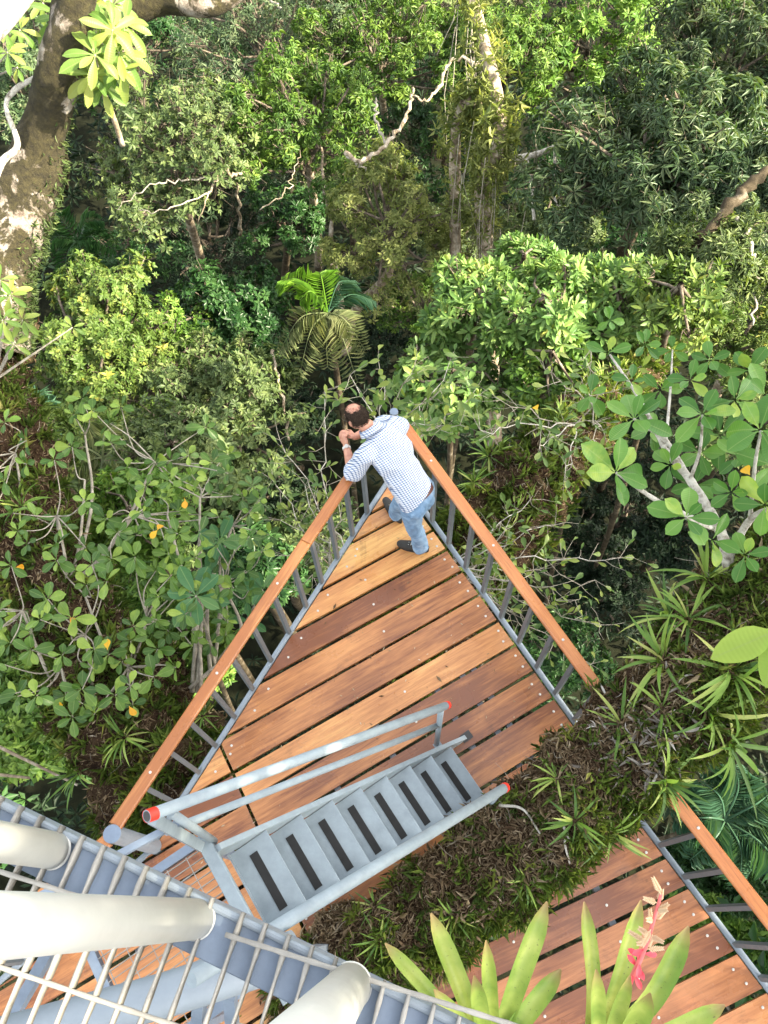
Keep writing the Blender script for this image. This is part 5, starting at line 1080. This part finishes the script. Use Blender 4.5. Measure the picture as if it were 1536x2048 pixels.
B.cap(HC + hf * .088 - hu * .01, HC + hf * .112 - hu * .045, .011, .016).ell(HC + hf * .09 + hu * .018, (hl, hf, hu), (.045, .012, .010)).ell(HC + hf * .092 - hu * .075, (hl, hf, hu), (.024, .009, .009))
for s_ in (-1, 1): B.ell(HC + hl * s_ * .080 - hu * .015 - hf * .008, (hl, norm(hf + hu * .3), norm(hu - hf * .3)), (.010, .018, .032))
NB = arr(-.235, 3.365, 1.325)
B.cap(NB, HC - hf * .02 - hu * .05, .062, .055)
B.cap(SN - U * .02, PC, .12, .13, BK, .8).ell(SN - U * .12, (Lx, BK, U), (.165, .11, .17)).ell(PC, (Lx, BK, U), (.15, .11, .12)).cap(SN, NB, .10, .062)
shL, elL, wrL = arr(-.285, 3.185, 1.265), arr(-.395, 3.165, 1.030), arr(-.452, 3.395, 1.045)
shR, elR, wrR = arr(-.025, 3.435, 1.265), arr(-.185, 3.60, 1.035), arr(-.385, 3.475, 1.055)
for a, b, c in ((shL, elL, wrL), (shR, elR, wrR)):
    B.cap(SN, a, .07, .062).cap(a, b, .056, .042).cap(b, b + (c - b) * .35, .041, .043).cap(b + (c - b) * .35, c, .043, .027)
def hand(B, w, d, pn, side, curl, sc=1.0):
    """wrist, direction of palm, palm normal (towards the palm side), thumb side (+1/-1 across)"""
    d = norm(np.asarray(d, float)); pn = norm(np.asarray(pn, float) - d * (np.asarray(pn, float) @ d)); x = np.cross(d, pn) * side
    B.ell(w + d * .045 * sc, (x, d, pn), (.040 * sc, .052 * sc, .017 * sc))
    for k, (off, l) in enumerate(((.031, .072), (.0105, .080), (-.0105, .075), (-.031, .058))):
        q = w + d * .085 * sc + x * off * sc; a = 0; dd = d + x * off * 1.5
        for j, (f, r) in enumerate(((.45, .0088), (.32, .0080), (.23, .0072))):
            a += curl * (1 + .15 * k) * (1.0, 1.1, .8)[j]; v_ = norm(dd * math.cos(a) + pn * math.sin(a)); e = q + v_ * l * f * sc; B.cap(q, e, r * sc, (r - .0006) * sc, n=4); q = e
    q = w + d * .025 * sc + x * .030 * sc
    for f, r, mixx in ((.040, .012, .75), (.030, .0100, .35), (.026, .0090, .05)): v_ = norm(d * .8 + x * mixx + pn * (.9 - mixx)); e = q + v_ * f * sc; B.cap(q, e, r * sc, (r - .001) * sc, n=4); q = e
hand(B, wrL, (-.10, .30, .30), (.55, .25, -.35), 1, .75)
hand(B, wrR, (-.85, .30, .15), (-.1, -.3, -.9), -1, .5)
hipL, knL, anL = arr(.055, 2.965, .86), arr(.085, 2.955, .47), arr(.140, 2.950, .10)
hipR, knR, anR = arr(.150, 3.115, .86), arr(-.01, 3.215, .48), arr(-.065, 3.275, .10)
for a, b, c in ((hipL, knL, anL), (hipR, knR, anR)): B.cap(a, b, .078, .05).cap(b, b + (c - b) * .3, .05, .052).cap(b + (c - b) * .3, c, .052, .034)
def foot_dirs(): return ((anL, norm(arr(-.27, .065, 0))), (anR, norm(arr(-.14, .22, 0))))
for a, fd in foot_dirs(): B.cap(arr(a[0], a[1], .05), arr(a[0], a[1], .04) + fd * .12, .035, .028)
body = B.build('body', M_SKIN, man, .0055, 3)
# shirt
S_ = Body()
S_.cap(SN - U * .03 + BK * .0, PC + U * .05, .150, .158, BK, .86).ell(SN - U * .14 + BK * .012, (Lx, BK, U), (.185, .128, .19)).cap(SN + BK * .01, NB - U * .01, .115, .075)
S_.cap(PC + U * .10, PC - U * .03 - Fx * .005, .160, .168, BK, .84).cap(shL - Lx * -.03, shR - Lx * .03, .082, .082)
S_.cap(shL, shL + (elL - shL) * .93, .075, .082).cap(shR, shR + (elR - shR) * .85, .075, .078)
def wrinkle(amp, fq, dirv):
    def f(v):
        s = v.dot(Vector(dirv)); q = Vector((v.x * fq, v.y * fq, v.z * fq)); n1 = noise.noise(q + Vector(dirv) * s * fq * -.6); return amp * (1 - 2 * abs(n1) * 1.6) * .7 + amp * .5 * noise.noise(q * 2.7)
    return f
SHM = gingham(); shirt = S_.build('shirt', SHM, man, .009, 5, wrinkle(.0095, 8, Lx), (PC - U * .002, norm(U - Lx * .34)))
col_ = MB(); ca = norm(HC - NB); cc = NB + ca * .022; u1 = norm(np.cross(ca, Lx)); 
pts = [cc + (Lx * math.cos(a) + u1 * math.sin(a)) * .074 for a in np.linspace(0, 2 * math.pi, 25)[:-1]]
V = []; 
for a in range(24): p = pts[a]; r_ = norm(p - cc); V += [p + ca * .022 - r_ * .004, p + ca * .024 + r_ * .006, p - ca * .028 + r_ * .032, p - ca * .030 + r_ * .026]
F = [(a * 4 + k, ((a + 1) % 24) * 4 + k, ((a + 1) % 24) * 4 + (k + 1) % 4, a * 4 + (k + 1) % 4) for a in range(24) for k in range(4)]
obj('collar', V, F, SHM, shirt, smooth=True)
# jeans
J = Body(); J.ell(PC - Zx * .01, (Lx, Fx, Zx), (.168, .130, .115)).cap(PC + U * .035, PC - Zx * .06, .142, .150, Fx, .82)
for a, b, c in ((hipL, knL, anL), (hipR, knR, anR)): J.cap(a, b, .098, .070).cap(b, c + Zx * .03, .072, .066).cap(c + Zx * .03, c - Zx * .03, .068, .074)
J.ell(PC - Fx * .075 - Lx * .06 - Zx * .06, (Lx, Fx, Zx), (.085, .075, .095)).ell(PC - Fx * .055 + Lx * .045 - Zx * .06, (Lx, Fx, Zx), (.085, .07, .09))
jeans = J.build('jeans', denim(), man, .009, 4, wrinkle(.009, 10, Zx))
M_BELT = paint('brown_leather', (.10, .028, .018), .5, .3)
bc = PC + U * .026; V = []; n = 36
for k in range(n):
    a = 2 * math.pi * k / n; r_ = Lx * math.cos(a) * .153 + BK * math.sin(a) * .129
    for h, q in ((-.018, 0), (-.018, .006), (.018, .006), (.018, 0)): V.append(bc + r_ * (1 + q / .14) - U * .025 + U * h)
belt = obj('belt', V, [(k * 4 + j, ((k + 1) % n) * 4 + j, ((k + 1) % n) * 4 + (j + 1) % 4, k * 4 + (j + 1) % 4) for k in range(n) for j in range(4)], M_BELT, man)
# shoes
M_SHOE = paint('dark_suede', (.040, .038, .034), .85, .4); M_SOLE = paint('shoe_sole', (.022, .022, .024), .7, .3); M_MARK = paint('shoe_mark', (.62, .60, .52), .6, .1)
for a, fd in foot_dirs():
    g = arr(a[0], a[1], .012); sd = np.cross(Zx, fd); Sh = Body()
    Sh.cap(g + Zx * .045 - fd * .045, g + Zx * .032 + fd * .10, .040, .045, Zx, .85).cap(g + Zx * .03 + fd * .10, g + Zx * .026 + fd * .175, .047, .036, Zx, .68).cap(g + Zx * .05 - fd * .02, g + Zx * .095 - fd * .015, .042, .045)
    so_ = Sh.build('shoe', M_SHOE, man, .007, 4); V = []; n = 28
    for k in range(n):
        t_ = 2 * math.pi * k / n; q = g + fd * (.058 + .140 * math.cos(t_)) + sd * math.sin(t_) * (.044 + .006 * math.cos(t_)); V += [arr(q[0], q[1], .001), arr(q[0], q[1], .024)]
    F = [(2 * k, 2 * ((k + 1) % n), 2 * ((k + 1) % n) + 1, 2 * k + 1) for k in range(n)] + [tuple(2 * k + 1 for k in range(n)), tuple(2 * k for k in range(n))[::-1]]
    obj('sole', V, F, M_SOLE, so_)
    for j in range(4): MB().bar(g + Zx * (.078 - .004 * j) + fd * (.035 + .022 * j) - sd * .014, g + Zx * (.078 - .004 * j) + fd * (.035 + .022 * j) + sd * .014, .006, .004).obj('lace', M_MARK if j > 1 else M_SOLE, so_)
# hair: a rough shell that leaves the crown bald and the face free
rgh = np.random.default_rng(9); V, F = sphere_vf(HC, np.stack([hl * .080, hf * .101, hu * .101], 1), 48, 32); V = np.array(V); D = norm(V - HC)
vd = D @ hu; vf = D @ hf; spot = norm(hu * .93 - hf * .12)
bald = np.array([(d @ spot) + .05 * noise.noise(Vector(d * 5)) for d in D]); keep = (bald < .80) & (vf < .30 + .35 * np.clip(vd, 0, 1)) & (vd > -.55 + .35 * np.clip(vf + .2, 0, 1)) 
V = HC + (V - HC) * (1 + .035 * rgh.random(len(V)) * keep)[:, None]
hair = MB(); V2 = list(V); F2 = [f for f in F if all(keep[i] for i in f)]
M_HAIR = bark_mat('dark_hair', [(.3, (.022, .015, .011)), (.6, (.075, .052, .038)), (.8, (.16, .12, .095))], 70, .7, .6)
ii = sorted({i for f in F2 for i in f}); mp = {a: b for b, a in enumerate(ii)}; hr = obj('hair', V[ii], [tuple(mp[i] for i in f) for f in F2], M_HAIR, man, smooth=True)
nh = 5200; d = norm(rgh.normal(size=(nh, 3))); ok = np.array([((q @ spot) + .1 * rgh.normal() < .81) and (q @ hf < .30 + .35 * max(0, q @ hu)) and (q @ hu > -.58 + .35 * max(0, q @ hf + .2)) for q in d]); d = d[ok]
base = HC + (d @ hl)[:, None] * hl * .080 + (d @ hf)[:, None] * hf * .101 + (d @ hu)[:, None] * hu * .101
dirh = norm(d * .45 - hf * .35 - hu * .45 + rgh.normal(size=d.shape) * .2); nn = norm(np.cross(dirh, np.cross(d, dirh))); a = leaves(base, dirh, nn, np.full(len(d), .017), np.full(len(d), .0022), .1, .1)
ho = obj('hair_strands', a[0], a[1], M_HAIR, hr); ho['kind'] = 'stuff'
for s_ in (-1, 1):
    V, F = sphere_vf(HC + hf * .088 + hl * s_ * .031 - hu * .002, np.eye(3) * .0115, 12, 8); obj('eye', V, F, M_MARK, man, smooth=True)
# wristwatch with a pale strap, folded glasses arm behind the ear
wd = norm(wrL - elL); wc = wrL - wd * .018; x = norm(np.cross(wd, Zx)); y = np.cross(x, wd); n = 24
V = [wc + (x * math.cos(2 * math.pi * k / n) + y * math.sin(2 * math.pi * k / n)) * r + wd * h for k in range(n) for r, h in ((.0315, -.010), (.034, -.009), (.034, .009), (.0315, .010))]
wat = obj('watch_strap', V, [(k * 4 + j, ((k + 1) % n) * 4 + j, ((k + 1) % n) * 4 + (j + 1) % 4, k * 4 + (j + 1) % 4) for k in range(n) for j in range(4)], paint('pale_strap', (.62, .60, .56), .5, .1), man)
MB().tube([wc + y * .033, wc + y * .041], [.017, .016], 20).obj('watch_case', M_BOLT, wat)
M_WIRE = paint('wire_frame', (.03, .03, .03), .4, 0)
gl = MB(); 
for s_ in (-1, 1): gl.tube([HC + hl * s_ * .084 - hf * .01 + hu * .008, HC + hl * s_ * .080 + hf * .06 + hu * .004, HC + hl * s_ * .062 + hf * .112], [.0016], 5)
gl.obj('glasses', M_WIRE, man)

# ================================================================ UNSEEN HOST TREE CROWN, added sunward to shade the deck, and the forest beyond
hc = np.array([0.2, 1.3, .6]) + np.array(SUNV) * 12.5; hc[2] = 8.6
tree('host_shade_crown', 'unseen crown of the host tree, added toward the sun to shade the decks', hc, 4.3, L_DARK, M_BARKDARK, 401, K=7, L=.24, asp=.42, nc=70, per=62, ground=-26.0, trunk_r=.5, base=(11.5, -5.5, -26.2), zr=.62, low=-.9, catg='tree', twigs=4, csz=.27)
rg = np.random.default_rng(402)
for k, (x, y, z, R) in enumerate([(14, 6, -7, 4), (15, 12, -8, 4), (12, -1, -9, 4), (20, 18, -7, 4.5), (9, -4, -12, 4), (18, 1, -8, 4.5), (-14, 14, -10, 4), (-11, 5, -12, 4), (22, 9, -6, 5)]):
    tree('broadleaf_tree', ['olive', 'dark green', 'fresh green'][k % 3] + ' forest tree outside the picture, ' + ['right of the finger leaved trees', 'far right behind the corner crown', 'right of the overgrown limb', 'far beyond the upper right corner', 'below the host tree crown', 'far right of the second deck', 'beyond the upper left edge', 'left of the round leaved shrubs', 'farthest to the right'][k], (x, y, z), R, [L_OLIVE, L_DARK, L_BRIGHT][k % 3], M_BARKDARK, 403 + k, K=6, L=.34, asp=.45, nc=36, per=26, twigs=2, group='forest trees outside the picture', trunk_r=.25)

# fallen bits on the boards
rg = np.random.default_rng(606); n = 260; q = np.stack([rg.uniform(-1.6, 1.3, n), rg.uniform(.4, 3.2, n), np.full(n, .006)], 1); d = norm(rg.normal(size=(n, 3)) * [1, 1, .05]); nn = norm(np.cross(np.cross(d, (0, 0, 1.0)), d)); l = rg.uniform(.008, .035, n) * np.where(rg.random(n) < .06, 2.2, 1)
keep_ = np.array([(p[:2] - LA) @ nL < -.1 and (p[:2] - RA) @ nR < -.1 for p in q]); a = leaves(q[keep_], d[keep_], nn[keep_], l[keep_], l[keep_] * .3, .05, .1)
o = obj('deck_debris', a[0], a[1], L_LITTER, deck, rnd=np.repeat(rg.random(keep_.sum()), a[2])); o['kind'] = 'stuff'
